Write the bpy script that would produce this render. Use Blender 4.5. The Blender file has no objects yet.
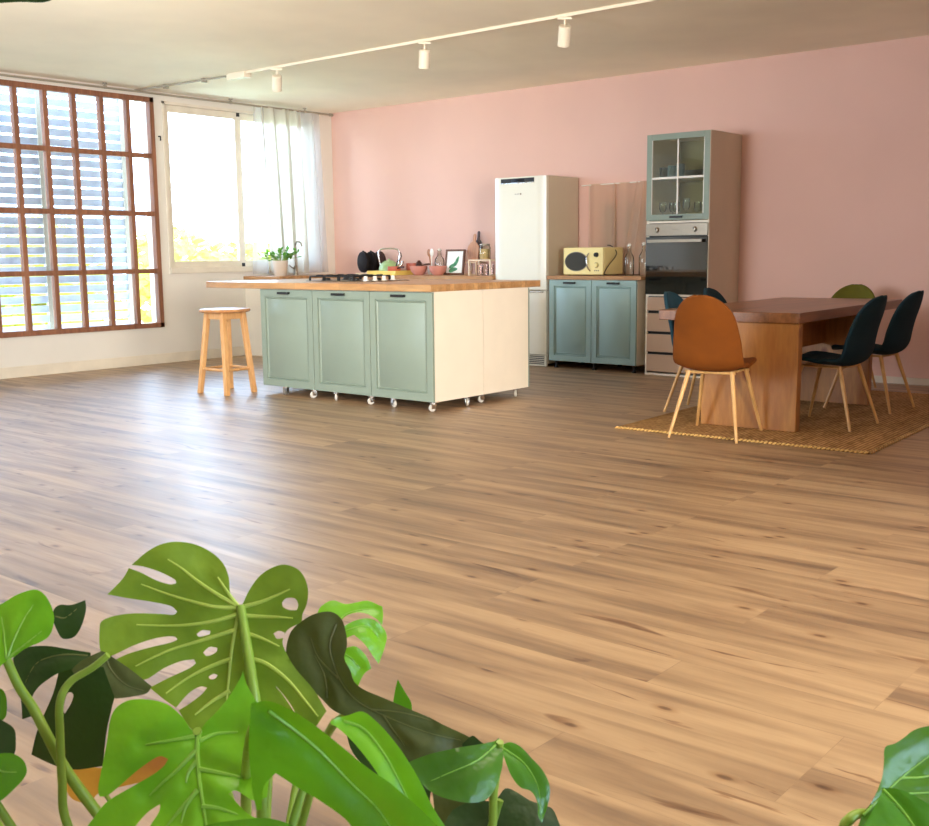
import bpy, bmesh, math, random
from mathutils import Vector, Matrix
from mathutils.geometry import delaunay_2d_cdt
random.seed(7)
PI = math.pi
COL = bpy.context.scene.collection
H = 2.814            # ceiling height

# ------------------------------------------------------------------ helpers
def tag(o, label=None, cat=None, group=None, kind=None):
    if label: o['label'] = label
    if cat: o['category'] = cat
    if group: o['group'] = group
    if kind: o['kind'] = kind
    return o

def thing(name, label, cat, loc=(0, 0, 0), rotz=0.0, group=None):
    o = bpy.data.objects.new(name, None)
    COL.objects.link(o)
    o.empty_display_size = 0.1
    o.location = loc
    o.rotation_euler = (0, 0, rotz)
    return tag(o, label, cat, group)

def obj(name, bm, mat, parent=None, bevel=0.0, loc=None, rot=None, sharp=38, smooth=True):
    bmesh.ops.recalc_face_normals(bm, faces=bm.faces[:])
    return obj_raw(name, bm, mat, parent, bevel, loc, rot, sharp, smooth)

def obj_raw(name, bm, mat, parent=None, bevel=0.0, loc=None, rot=None, sharp=38, smooth=True):
    me = bpy.data.meshes.new(name)
    if smooth:
        for f in bm.faces: f.smooth = True
        lim = math.radians(sharp)
        for e in bm.edges:
            if len(e.link_faces) == 2 and e.calc_face_angle(0) > lim: e.smooth = False
    bm.to_mesh(me); bm.free()
    me.materials.append(mat)
    o = bpy.data.objects.new(name, me)
    COL.objects.link(o)
    if parent is not None: o.parent = parent
    if loc is not None: o.location = loc
    if rot is not None: o.rotation_euler = rot
    if bevel:
        m = o.modifiers.new('bevel', 'BEVEL'); m.width = bevel; m.segments = 2
        m.limit_method = 'ANGLE'; m.angle_limit = math.radians(40)
    return o

def copy_tree(o, parent=None):
    c = o.copy(); COL.objects.link(c); c.parent = parent
    for ch in list(o.children): copy_tree(ch, c)
    return c

def NB(): return bmesh.new()

def box(bm, x0, x1, y0, y1, z0, z1):
    v = [bm.verts.new(p) for p in ((x0,y0,z0),(x1,y0,z0),(x1,y1,z0),(x0,y1,z0),(x0,y0,z1),(x1,y0,z1),(x1,y1,z1),(x0,y1,z1))]
    for f in ((3,2,1,0),(4,5,6,7),(0,1,5,4),(1,2,6,5),(2,3,7,6),(3,0,4,7)):
        bm.faces.new([v[i] for i in f])
    return bm

def bx(*a): return box(NB(), *a)

def frame_of(d):
    d = d.normalized()
    up = Vector((0,0,1)) if abs(d.z) < 0.95 else Vector((1,0,0))
    a = d.cross(up).normalized(); b = d.cross(a).normalized()
    return a, b

def tube(bm, pts, r, seg=10, cap=True):
    pts = [Vector(p) for p in pts]
    rs = r if isinstance(r, (list, tuple)) else [r]*len(pts)
    rings = []
    a = None
    for i, p in enumerate(pts):
        d = (pts[min(i+1, len(pts)-1)] - pts[max(i-1, 0)]).normalized()
        if a is None: a, b = frame_of(d)
        else:
            a = (a - d*a.dot(d)).normalized(); b = d.cross(a)
        rings.append([bm.verts.new(p + (a*math.cos(2*PI*k/seg) + b*math.sin(2*PI*k/seg))*rs[i]) for k in range(seg)])
    for i in range(len(rings)-1):
        for k in range(seg):
            bm.faces.new((rings[i][k], rings[i][(k+1)%seg], rings[i+1][(k+1)%seg], rings[i+1][k]))
    if cap:
        bm.faces.new(rings[0][::-1]); bm.faces.new(rings[-1])
    return bm

def lathe(bm, prof, c=(0,0,0), seg=32, axis='z', close=True):
    """prof: list of (radius, height)"""
    c = Vector(c); rings = []
    def P(r, h, t):
        x, y = r*math.cos(t), r*math.sin(t)
        if axis == 'z': return c + Vector((x, y, h))
        if axis == 'y': return c + Vector((x, h, y))
        return c + Vector((h, x, y))
    for r, h in prof:
        if r < 1e-6: rings.append([bm.verts.new(P(0, h, 0))])
        else: rings.append([bm.verts.new(P(r, h, 2*PI*k/seg)) for k in range(seg)])
    for i in range(len(rings)-1):
        A, B = rings[i], rings[i+1]
        for k in range(seg):
            k2 = (k+1) % seg
            if len(A) == 1 and len(B) == 1: continue
            if len(A) == 1: bm.faces.new((A[0], B[k2], B[k]))
            elif len(B) == 1: bm.faces.new((A[k], A[k2], B[0]))
            else: bm.faces.new((A[k], A[k2], B[k2], B[k]))
    return bm

def smooth_path(pts, n=5):
    P = [Vector(p) for p in pts]
    if len(P) < 3: return P
    out = []
    for i in range(len(P)-1):
        p0, p1, p2, p3 = P[max(i-1,0)], P[i], P[i+1], P[min(i+2, len(P)-1)]
        for k in range(n):
            t = k/n
            out.append(0.5*((2*p1) + (p2-p0)*t + (2*p0-5*p1+4*p2-p3)*t*t + (3*p1-p0-3*p2+p3)*t**3))
    out.append(P[-1])
    return out

def lin(c):
    return tuple((x/255/12.92 if x/255 <= 0.04045 else ((x/255+0.055)/1.055)**2.4) for x in c)

# ------------------------------------------------------------------ materials
def new_mat(name):
    m = bpy.data.materials.new(name); m.use_nodes = True
    nt = m.node_tree; nt.nodes.clear()
    out = nt.nodes.new('ShaderNodeOutputMaterial')
    b = nt.nodes.new('ShaderNodeBsdfPrincipled')
    nt.links.new(b.outputs[0], out.inputs[0])
    return m, nt, b, out

def N(nt, typ, **kw):
    n = nt.nodes.new(typ)
    for k, v in kw.items():
        if k.startswith('_'): setattr(n, k[1:], v)
        else: n.inputs[k].default_value = v
    return n

def coords(nt, scale=(1,1,1), rot=(0,0,0), loc=(0,0,0)):
    t = nt.nodes.new('ShaderNodeTexCoord'); mp = nt.nodes.new('ShaderNodeMapping')
    mp.inputs['Scale'].default_value = scale; mp.inputs['Rotation'].default_value = rot
    mp.inputs['Location'].default_value = loc
    nt.links.new(t.outputs['Object'], mp.inputs[0])
    return mp.outputs[0]

def ramp(nt, fac, stops, interp='LINEAR'):
    r = nt.nodes.new('ShaderNodeValToRGB'); r.color_ramp.interpolation = interp
    while len(r.color_ramp.elements) < len(stops): r.color_ramp.elements.new(0.5)
    for e, (p, c) in zip(r.color_ramp.elements, stops):
        e.position = p; e.color = (*c, 1) if len(c) == 3 else c
    nt.links.new(fac, r.inputs[0])
    return r.outputs[0]

def mixc(nt, a, b, fac, mode='MIX'):
    m = nt.nodes.new('ShaderNodeMix'); m.data_type = 'RGBA'; m.blend_type = mode
    for s, v in ((m.inputs[6], a), (m.inputs[7], b), (m.inputs[0], fac)):
        if hasattr(v, 'links'): nt.links.new(v, s)
        elif isinstance(v, tuple): s.default_value = (*v, 1) if len(v) == 3 else v
        else: s.default_value = v
    return m.outputs[2]

def bump(nt, b, h, strength=0.2, dist=0.01):
    n = nt.nodes.new('ShaderNodeBump'); n.inputs['Strength'].default_value = strength
    n.inputs['Distance'].default_value = dist
    nt.links.new(h, n.inputs['Height']); nt.links.new(n.outputs[0], b.inputs['Normal'])

def paint(name, rgb, rough=0.5, var=0.06, nscale=6, metal=0.0, bmp=0.0, bscale=200, spec=0.5):
    m, nt, b, out = new_mat(name)
    c = lin(rgb)
    n = N(nt, 'ShaderNodeTexNoise', Scale=nscale, Detail=3.0)
    nt.links.new(coords(nt), n.inputs['Vector'])
    col = ramp(nt, n.outputs[0], [(0.3, tuple(x*(1-var) for x in c)), (0.7, tuple(min(1, x*(1+var)) for x in c))])
    nt.links.new(col, b.inputs['Base Color'])
    b.inputs['Roughness'].default_value = rough; b.inputs['Metallic'].default_value = metal
    b.inputs['Specular IOR Level'].default_value = spec
    if bmp:
        n2 = N(nt, 'ShaderNodeTexNoise', Scale=bscale, Detail=2.0)
        nt.links.new(coords(nt), n2.inputs['Vector'])
        bump(nt, b, n2.outputs[0], bmp, 0.002)
    return m

def wood(name, light, dark, axis='x', scale=1.0, rough=0.45, staves=0.0, knots=False, stretch=10, stave_len=0.5, grain=26):
    m, nt, b, out = new_mat(name)
    s = {'x': (1.0, stretch, stretch), 'y': (stretch, 1.0, stretch), 'z': (stretch, stretch, 1.0)}[axis]
    v = coords(nt, tuple(q*scale for q in s))
    n = N(nt, 'ShaderNodeTexNoise', Scale=1.6, Detail=6.0, Roughness=0.6, Distortion=0.6)
    nt.links.new(v, n.inputs['Vector'])
    n2 = N(nt, 'ShaderNodeTexNoise', Scale=grain/4, Detail=3.0)
    nt.links.new(v, n2.inputs['Vector'])
    L, D = lin(light), lin(dark)
    c1 = ramp(nt, n.outputs[0], [(0.32, D), (0.55, tuple((a+b_)/2 for a, b_ in zip(L, D))), (0.68, L)])
    c2 = ramp(nt, n2.outputs[0], [(0.35, (0.78,0.78,0.78)), (0.6, (1,1,1))])
    col = mixc(nt, c1, c2, 0.6, 'MULTIPLY')
    if staves:
        br = nt.nodes.new('ShaderNodeTexBrick')
        br.offset = 0.37
        br.inputs['Scale'].default_value = 1.0
        br.inputs['Brick Width'].default_value = stave_len; br.inputs['Row Height'].default_value = staves
        br.inputs['Mortar Size'].default_value = 0.0006
        br.inputs['Color1'].default_value = (0.72, 0.70, 0.66, 1); br.inputs['Color2'].default_value = (1.1, 1.08, 1.05, 1)
        br.inputs['Mortar'].default_value = (0.55, 0.5, 0.45, 1)
        rot = (0,0,0) if axis == 'x' else (0,0,PI/2)
        nt.links.new(coords(nt, rot=rot), br.inputs['Vector'])
        col = mixc(nt, col, br.outputs[0], 0.8, 'MULTIPLY')
    if knots:
        k = N(nt, 'ShaderNodeTexVoronoi', Scale=2.6)
        nt.links.new(coords(nt, (1.7, 0.0, 0.95)), k.inputs['Vector'])
        kc = ramp(nt, k.outputs['Distance'], [(0.0, (0.12,0.04,0.02)), (0.13, (0.40,0.18,0.09)), (0.19, (1,1,1))])
        col = mixc(nt, col, kc, 0.9, 'MULTIPLY')
    nt.links.new(col, b.inputs['Base Color'])
    b.inputs['Roughness'].default_value = rough
    bump(nt, b, n2.outputs[0], 0.08, 0.002)
    return m

def metal(name, rgb, rough=0.25):
    return paint(name, rgb, rough, 0.03, 30, 1.0)

def glass_mat(name, tint=(1,1,1), refl=0.12, rough=0.02):
    m = bpy.data.materials.new(name); m.use_nodes = True
    nt = m.node_tree; nt.nodes.clear()
    out = nt.nodes.new('ShaderNodeOutputMaterial')
    tr = N(nt, 'ShaderNodeBsdfTransparent'); tr.inputs[0].default_value = (*tint, 1)
    gl = N(nt, 'ShaderNodeBsdfGlossy'); gl.inputs['Roughness'].default_value = rough
    n = N(nt, 'ShaderNodeTexNoise', Scale=3.0); nt.links.new(coords(nt), n.inputs['Vector'])
    rr = ramp(nt, n.outputs[0], [(0.0, (refl*0.9,)*3), (1.0, (refl*1.1,)*3)])
    fr = N(nt, 'ShaderNodeFresnel', IOR=1.25)
    mul = N(nt, 'ShaderNodeMath', _operation='ADD'); nt.links.new(rr, mul.inputs[0]); nt.links.new(fr.outputs[0], mul.inputs[1])
    sub = N(nt, 'ShaderNodeMath', _operation='SUBTRACT'); nt.links.new(mul.outputs[0], sub.inputs[0]); sub.inputs[1].default_value = 0.04
    mx = nt.nodes.new('ShaderNodeMixShader')
    nt.links.new(sub.outputs[0], mx.inputs[0]); nt.links.new(tr.outputs[0], mx.inputs[1]); nt.links.new(gl.outputs[0], mx.inputs[2])
    nt.links.new(mx.outputs[0], out.inputs[0])
    return m

def sheer(name, rgb, opacity=0.55, tls=1.0):
    m, nt, b, out = new_mat(name)
    c = lin(rgb)
    n = N(nt, 'ShaderNodeTexNoise', Scale=9.0, Detail=2.0); nt.links.new(coords(nt, (1,1,0.1)), n.inputs['Vector'])
    col = ramp(nt, n.outputs[0], [(0.3, tuple(x*0.92 for x in c)), (0.7, c)])
    nt.links.new(col, b.inputs['Base Color']); b.inputs['Roughness'].default_value = 0.9
    b.inputs['Specular IOR Level'].default_value = 0.1
    tl = N(nt, 'ShaderNodeBsdfTranslucent'); nt.links.new(mixc(nt, (0.0,0.0,0.0), col, tls), tl.inputs[0])
    mx = nt.nodes.new('ShaderNodeMixShader'); mx.inputs[0].default_value = 0.55
    nt.links.new(b.outputs[0], mx.inputs[1]); nt.links.new(tl.outputs[0], mx.inputs[2])
    tp = N(nt, 'ShaderNodeBsdfTransparent')
    m2 = nt.nodes.new('ShaderNodeMixShader'); m2.inputs[0].default_value = opacity
    nt.links.new(tp.outputs[0], m2.inputs[1]); nt.links.new(mx.outputs[0], m2.inputs[2])
    nt.links.new(m2.outputs[0], out.inputs[0])
    return m

def leafmat(name, c1, c2, trans, rough=0.3, tcol=None, tfac=0.45):
    m, nt, b, out = new_mat(name)
    n = N(nt, 'ShaderNodeTexNoise', Scale=9.0, Detail=4.0); nt.links.new(coords(nt), n.inputs['Vector'])
    col = ramp(nt, n.outputs[0], [(0.35, lin(c2)), (0.62, lin(c1))])
    nt.links.new(col, b.inputs['Base Color']); b.inputs['Roughness'].default_value = rough
    tl = N(nt, 'ShaderNodeBsdfTranslucent'); tl.inputs[0].default_value = (*lin(trans), 1)
    mx = nt.nodes.new('ShaderNodeMixShader'); mx.inputs[0].default_value = tfac
    nt.links.new(b.outputs[0], mx.inputs[1]); nt.links.new(tl.outputs[0], mx.inputs[2])
    nt.links.new(mx.outputs[0], out.inputs[0])
    n2 = N(nt, 'ShaderNodeTexNoise', Scale=26.0, Detail=3.0); nt.links.new(coords(nt), n2.inputs['Vector'])
    bump(nt, b, n2.outputs[0], 0.55, 0.008)
    return m

def floor_mat():
    m, nt, b, out = new_mat('laminate floor')
    v = coords(nt)
    br = nt.nodes.new('ShaderNodeTexBrick'); br.offset = 0.41; br.offset_frequency = 3
    br.inputs['Scale'].default_value = 1.0
    br.inputs['Brick Width'].default_value = 1.28; br.inputs['Row Height'].default_value = 0.192
    br.inputs['Mortar Size'].default_value = 0.0009; br.inputs['Mortar Smooth'].default_value = 0.3
    br.inputs['Color1'].default_value = (0,0,0,1); br.inputs['Color2'].default_value = (1,1,1,1)
    br.inputs['Mortar'].default_value = (0.5,0.5,0.5,1)
    nt.links.new(v, br.inputs['Vector'])
    # shift the grain from plank to plank
    sc = nt.nodes.new('ShaderNodeVectorMath'); sc.operation = 'MULTIPLY'
    sc.inputs[1].default_value = (9.3, 5.7, 3.1); nt.links.new(br.outputs[0], sc.inputs[0])
    ad = nt.nodes.new('ShaderNodeVectorMath'); ad.operation = 'ADD'
    nt.links.new(v, ad.inputs[0]); nt.links.new(sc.outputs[0], ad.inputs[1])
    def scaled(s):
        mp = nt.nodes.new('ShaderNodeMapping'); mp.inputs['Scale'].default_value = s
        nt.links.new(ad.outputs[0], mp.inputs[0]); return mp.outputs[0]
    n1 = N(nt, 'ShaderNodeTexNoise', Scale=1.0, Detail=5.0, Roughness=0.55, Distortion=0.35); nt.links.new(scaled((0.9, 9.5, 1)), n1.inputs['Vector'])
    n2 = N(nt, 'ShaderNodeTexNoise', Scale=1.0, Detail=6.0, Roughness=0.6, Distortion=0.3); nt.links.new(scaled((4.0, 60.0, 1)), n2.inputs['Vector'])
    base = ramp(nt, n1.outputs[0], [(0.30, lin(FL_D)), (0.46, lin(FL_M)), (0.62, lin(FL_L))])
    fine = ramp(nt, n2.outputs[0], [(0.30, (0.88,0.87,0.86)), (0.55, (1,1,1))])
    col = mixc(nt, base, fine, 0.55, 'MULTIPLY')
    pl = ramp(nt, br.outputs[0], [(0.0, (0.92,0.91,0.90)), (1.0, (1.05,1.05,1.05))])
    col = mixc(nt, col, pl, 1.0, 'MULTIPLY')
    # knots and dark cracks
    k = N(nt, 'ShaderNodeTexNoise', Scale=1.0, Detail=3.0, Roughness=0.5, Distortion=1.2); nt.links.new(scaled((2.2, 13.0, 1)), k.inputs['Vector'])
    kc = ramp(nt, k.outputs[0], [(0.0, (1,1,1)), (0.655, (1,1,1)), (0.70, (0.62,0.5,0.42)), (0.76, (0.33,0.22,0.16))])
    col = mixc(nt, col, kc, 0.9, 'MULTIPLY')
    vk = N(nt, 'ShaderNodeTexVoronoi', Scale=1.0, _voronoi_dimensions='2D'); nt.links.new(scaled((2.3, 5.2, 1)), vk.inputs['Vector'])
    vc = ramp(nt, vk.outputs['Distance'], [(0.0, (0.14,0.07,0.04)), (0.032, (0.30,0.18,0.11)), (0.055, (0.75,0.64,0.54)), (0.11, (1,1,1))])
    gate = nt.nodes.new('ShaderNodeSeparateColor'); nt.links.new(vk.outputs['Color'], gate.inputs[0])
    gt = N(nt, 'ShaderNodeMath', _operation='GREATER_THAN'); nt.links.new(gate.outputs[0], gt.inputs[0]); gt.inputs[1].default_value = 0.55
    col = mixc(nt, col, mixc(nt, (1.0,1.0,1.0), vc, gt.outputs[0]), 0.85, 'MULTIPLY')
    mo = ramp(nt, br.outputs['Fac'], [(0.0, (1,1,1)), (1.0, (0.8,0.76,0.72))])
    col = mixc(nt, col, mo, 0.8, 'MULTIPLY')
    nt.links.new(col, b.inputs['Base Color'])
    rg = ramp(nt, n2.outputs[0], [(0.3, (0.46,)*3), (0.7, (0.38,)*3)])
    nt.links.new(rg, b.inputs['Roughness'])
    b.inputs['Specular IOR Level'].default_value = 0.95
    # very slight waviness of boards
    w = N(nt, 'ShaderNodeTexNoise', Scale=1.0, Detail=1.0); nt.links.new(scaled((0.8, 5.0, 1)), w.inputs['Vector'])
    bump(nt, b, w.outputs[0], 0.25, 0.01)
    return m

FL_D, FL_M, FL_L = (112,86,62), (148,117,84), (174,142,104)
M = {}
M['floor'] = floor_mat()
M['white_wall'] = paint('white wall paint', (226,219,208), 0.85, 0.03, 2, bmp=0.15, bscale=60)
M['pink'] = paint('pink wall paint', (224,184,170), 0.85, 0.03, 1.2, bmp=0.1, bscale=80)
M['ceiling'] = paint('ceiling plaster', (244,234,212), 0.9, 0.07, 0.9, bmp=0.2, bscale=40)
M['base_white'] = paint('baseboard paint', (224,212,192), 0.5)
M['win_wood'] = wood('window timber', (162,108,78), (124,78,54), 'z', 1.0, 0.5)
M['alu'] = paint('beige aluminium frame', (224,214,196), 0.45)
M['iron'] = paint('cast iron', (26,21,21), 0.75, 0.1, 20, spec=0.2)
M['iron_brown'] = paint('brown iron', (62,42,38), 0.75, 0.1, 20, spec=0.2)
M['pane'] = glass_mat('window glass', (1,1,1), 0.05)
M['glass'] = glass_mat('thin glass', (0.93,0.95,0.90), 0.10)
M['slat'] = leafmat('shutter slat', (170,178,190), (160,168,180), (190,200,216), 0.6, tfac=0.05)
M['stile'] = paint('shutter stile', (160,154,140), 0.6)
M['sage'] = paint('sage green lacquer', (134,147,132), 0.42, 0.02)
M['sage_blue'] = paint('sage blue lacquer', (150,176,172), 0.42, 0.02)
M['carcass'] = paint('cabinet white melamine', (238,226,206), 0.45, 0.02)
M['black'] = paint('black metal', (22,21,22), 0.4)
M['black_plastic'] = paint('black plastic', (16,16,17), 0.35)
M['worktop'] = wood('beech worktop', (216,172,120), (182,132,82), 'x', 1.0, 0.35, staves=0.045)
M['worktop2'] = wood('beech worktop wall', (206,160,110), (170,118,72), 'x', 1.0, 0.4, staves=0.045)
M['stool'] = wood('birch stool', (226,176,118), (200,146,90), 'z', 1.5, 0.45)
M['stool_top'] = wood('birch stool top', (212,158,104), (180,122,74), 'x', 1.5, 0.4)
M['table'] = wood('pine table top', (156,104,64), (120,76,44), 'y', 1.0, 0.32, staves=0.14, knots=False, stave_len=3.0)
M['table_leg'] = wood('knotty pine', (184,128,62), (152,94,42), 'z', 1.0, 0.45, knots=True, stretch=6)
M['leg'] = wood('oak effect leg', (222,176,112), (196,146,84), 'z', 1.0, 0.4)
M['chrome'] = metal('chrome', (215,215,215), 0.12)
M['steel'] = metal('brushed steel', (150,138,122), 0.38)
M['fridge'] = paint('fridge white enamel', (232,228,212), 0.28, 0.01)
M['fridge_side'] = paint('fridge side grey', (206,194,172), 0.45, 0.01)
M['curtain'] = sheer('white voile', (248,240,224), 0.97, 0.50)
M['curtain2'] = sheer('beige voile', (240,214,192), 0.80)
M['cream'] = paint('cream enamel', (240,222,156), 0.3, 0.02)
M['yellow'] = paint('yellow enamel', (236,206,104), 0.45, 0.03)
M['terracotta'] = paint('terracotta glaze', (196,92,66), 0.35, 0.06)
M['pinkbowl'] = paint('dusty pink ceramic', (206,138,122), 0.4, 0.05)
M['brown'] = paint('dark brown', (78,46,34), 0.6)
M['mint'] = paint('mint enamel', (160,190,130), 0.25, 0.03)
M['spoon'] = wood('wooden spoon', (196,130,76), (150,92,50), 'z', 3, 0.5)
M['board'] = wood('light chopping board', (214,160,124), (186,128,92), 'z', 1.5, 0.5)
M['board_dark'] = wood('dark chopping board', (92,58,44), (56,34,26), 'z', 1.5, 0.5)
M['frame_wood'] = wood('picture frame wood', (128,84,58), (88,54,36), 'z', 2, 0.5)
M['paper'] = paint('paper', (238,240,236), 0.8, 0.01)
M['print_green'] = paint('printed green', (92,160,120), 0.8, 0.3, 20)
M['oats'] = paint('oats', (206,176,122), 0.8, 0.15, 60)
M['riser'] = paint('pale wood riser', (232,208,178), 0.5, 0.04)
M['white'] = paint('white paint', (236,230,220), 0.4, 0.02)
M['pot'] = paint('pot ceramic', (216,198,180), 0.5, 0.04)
M['soil'] = paint('soil', (48,34,24), 0.95, 0.3, 60, bmp=0.6, bscale=80)
M['track'] = paint('track white', (226,214,192), 0.4, 0.02)
M['pipe'] = paint('grey pipe', (152,142,124), 0.4, 0.05)
M['tyre'] = paint('caster grey', (120,116,110), 0.5, 0.03)
M['clear_wheel'] = paint('caster pale', (206,200,188), 0.3, 0.03)
M['orange'] = paint('mustard velvet', (110,57,8), 0.85, 0.10, 9, bmp=0.3, bscale=400, spec=0.2)
M['teal'] = paint('dark teal velvet', (22,44,52), 0.85, 0.12, 9, bmp=0.3, bscale=400, spec=0.2)
M['teal_l'] = paint('teal velvet', (36,66,78), 0.85, 0.12, 9, bmp=0.3, bscale=400, spec=0.2)
M['olive'] = paint('olive velvet', (96,92,28), 0.85, 0.12, 9, bmp=0.3, bscale=400, spec=0.2)
M['drawer'] = paint('shaded white drawer front', (186,154,128), 0.45, 0.02)  # white fronts, their shade put into the taupe base colour
M['mug_blue'] = paint('slate blue ceramic', (96,120,128), 0.4, 0.05)
M['dark_green'] = paint('dark ceramic', (64,66,52), 0.4, 0.1)
M['panel_grey'] = paint('grey shutter panel', (136,124,108), 0.6, 0.03)
M['foliage'] = leafmat('sunlit foliage', (206,200,84), (170,166,50), (196,192,80), 0.8)
M['herb'] = leafmat('herb leaves', (74,134,40), (36,84,24), (110,170,50), 0.5)
M['bark'] = paint('bark', (110,90,70), 0.9, 0.2, 20)
M['grass'] = paint('bounce grass', (222,216,180), 0.95, 0.2, 0.5)  # ground paled to bounce extra sky light up at the ceiling
M['under'] = leafmat('monstera underside', (136,164,48), (76,108,22), (120,160,28), 0.5)
M['bright'] = leafmat('monstera young leaf', (122,188,36), (70,142,18), (140,205,30), 0.3)
M['mid'] = leafmat('monstera leaf', (84,148,24), (50,104,14), (100,160,20), 0.26)
M['glossy'] = leafmat('monstera glossy leaf', (70,124,18), (44,92,12), (100,150,20), 0.30)
M['dark'] = leafmat('monstera dark leaf', (38,64,18), (22,44,12), (44,70,14), 0.4, tfac=0.25)  # dark green as the leaf's own colour
M['brown_l'] = leafmat('monstera ageing leaf', (92,98,52), (70,78,36), (80,92,30), 0.5, tfac=0.3)
M['yellow_l'] = leafmat('withered leaf', (196,150,56), (120,64,28), (220,160,40), 0.6)
M['vein'] = leafmat('leaf vein', (206,220,110), (186,206,92), (200,220,90), 0.5)
M['vein_d'] = leafmat('leaf vein dull', (136,132,80), (116,118,66), (120,120,60), 0.5)
M['vein_b'] = leafmat('leaf vein green', (160,206,84), (140,190,70), (170,210,80), 0.4)
M['petiole'] = leafmat('petiole', (150,176,66), (116,146,46), (150,180,60), 0.4, tfac=0.2)

def oven_glass():
    m, nt, b, out = new_mat('oven black glass')
    n = N(nt, 'ShaderNodeTexNoise', Scale=2.0); nt.links.new(coords(nt), n.inputs['Vector'])
    nt.links.new(ramp(nt, n.outputs[0], [(0.3, (0.006,0.006,0.005)), (0.7, (0.010,0.010,0.009))]), b.inputs['Base Color'])
    b.inputs['Roughness'].default_value = 0.04; b.inputs['IOR'].default_value = 2.3
    return m
M['oven_glass'] = oven_glass()

def rug_mat():
    m, nt, b, out = new_mat('jute rug')
    w = nt.nodes.new('ShaderNodeTexWave'); w.bands_direction = 'X'
    w.inputs['Scale'].default_value = 13.0; w.inputs['Distortion'].default_value = 1.2; w.inputs['Detail'].default_value = 2.0
    nt.links.new(coords(nt), w.inputs['Vector'])
    n = N(nt, 'ShaderNodeTexNoise', Scale=40.0, Detail=3.0); nt.links.new(coords(nt, (1.0,0.4,1)), n.inputs['Vector'])
    n2 = N(nt, 'ShaderNodeTexNoise', Scale=2.5, Detail=3.0); nt.links.new(coords(nt, (3.0,0.5,1)), n2.inputs['Vector'])
    c = ramp(nt, w.outputs[0], [(0.1, lin((150,112,70))), (0.8, lin((196,154,102)))])
    c = mixc(nt, c, ramp(nt, n.outputs[0], [(0.3, (0.55,0.5,0.45)), (0.65, (1.1,1.1,1.1))]), 0.8, 'MULTIPLY')
    c = mixc(nt, c, ramp(nt, n2.outputs[0], [(0.35, (0.7,0.68,0.62)), (0.6, (1,1,1))]), 0.8, 'MULTIPLY')
    nt.links.new(c, b.inputs['Base Color']); b.inputs['Roughness'].default_value = 0.95
    b.inputs['Specular IOR Level'].default_value = 0.1
    bump(nt, b, w.outputs[0], 0.6, 0.006)
    return m
M['rug'] = rug_mat()
M['rug_edge'] = paint('jute braid', (206,168,104), 0.9, 0.3, 70, bmp=0.6, bscale=150, spec=0.1)
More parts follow.
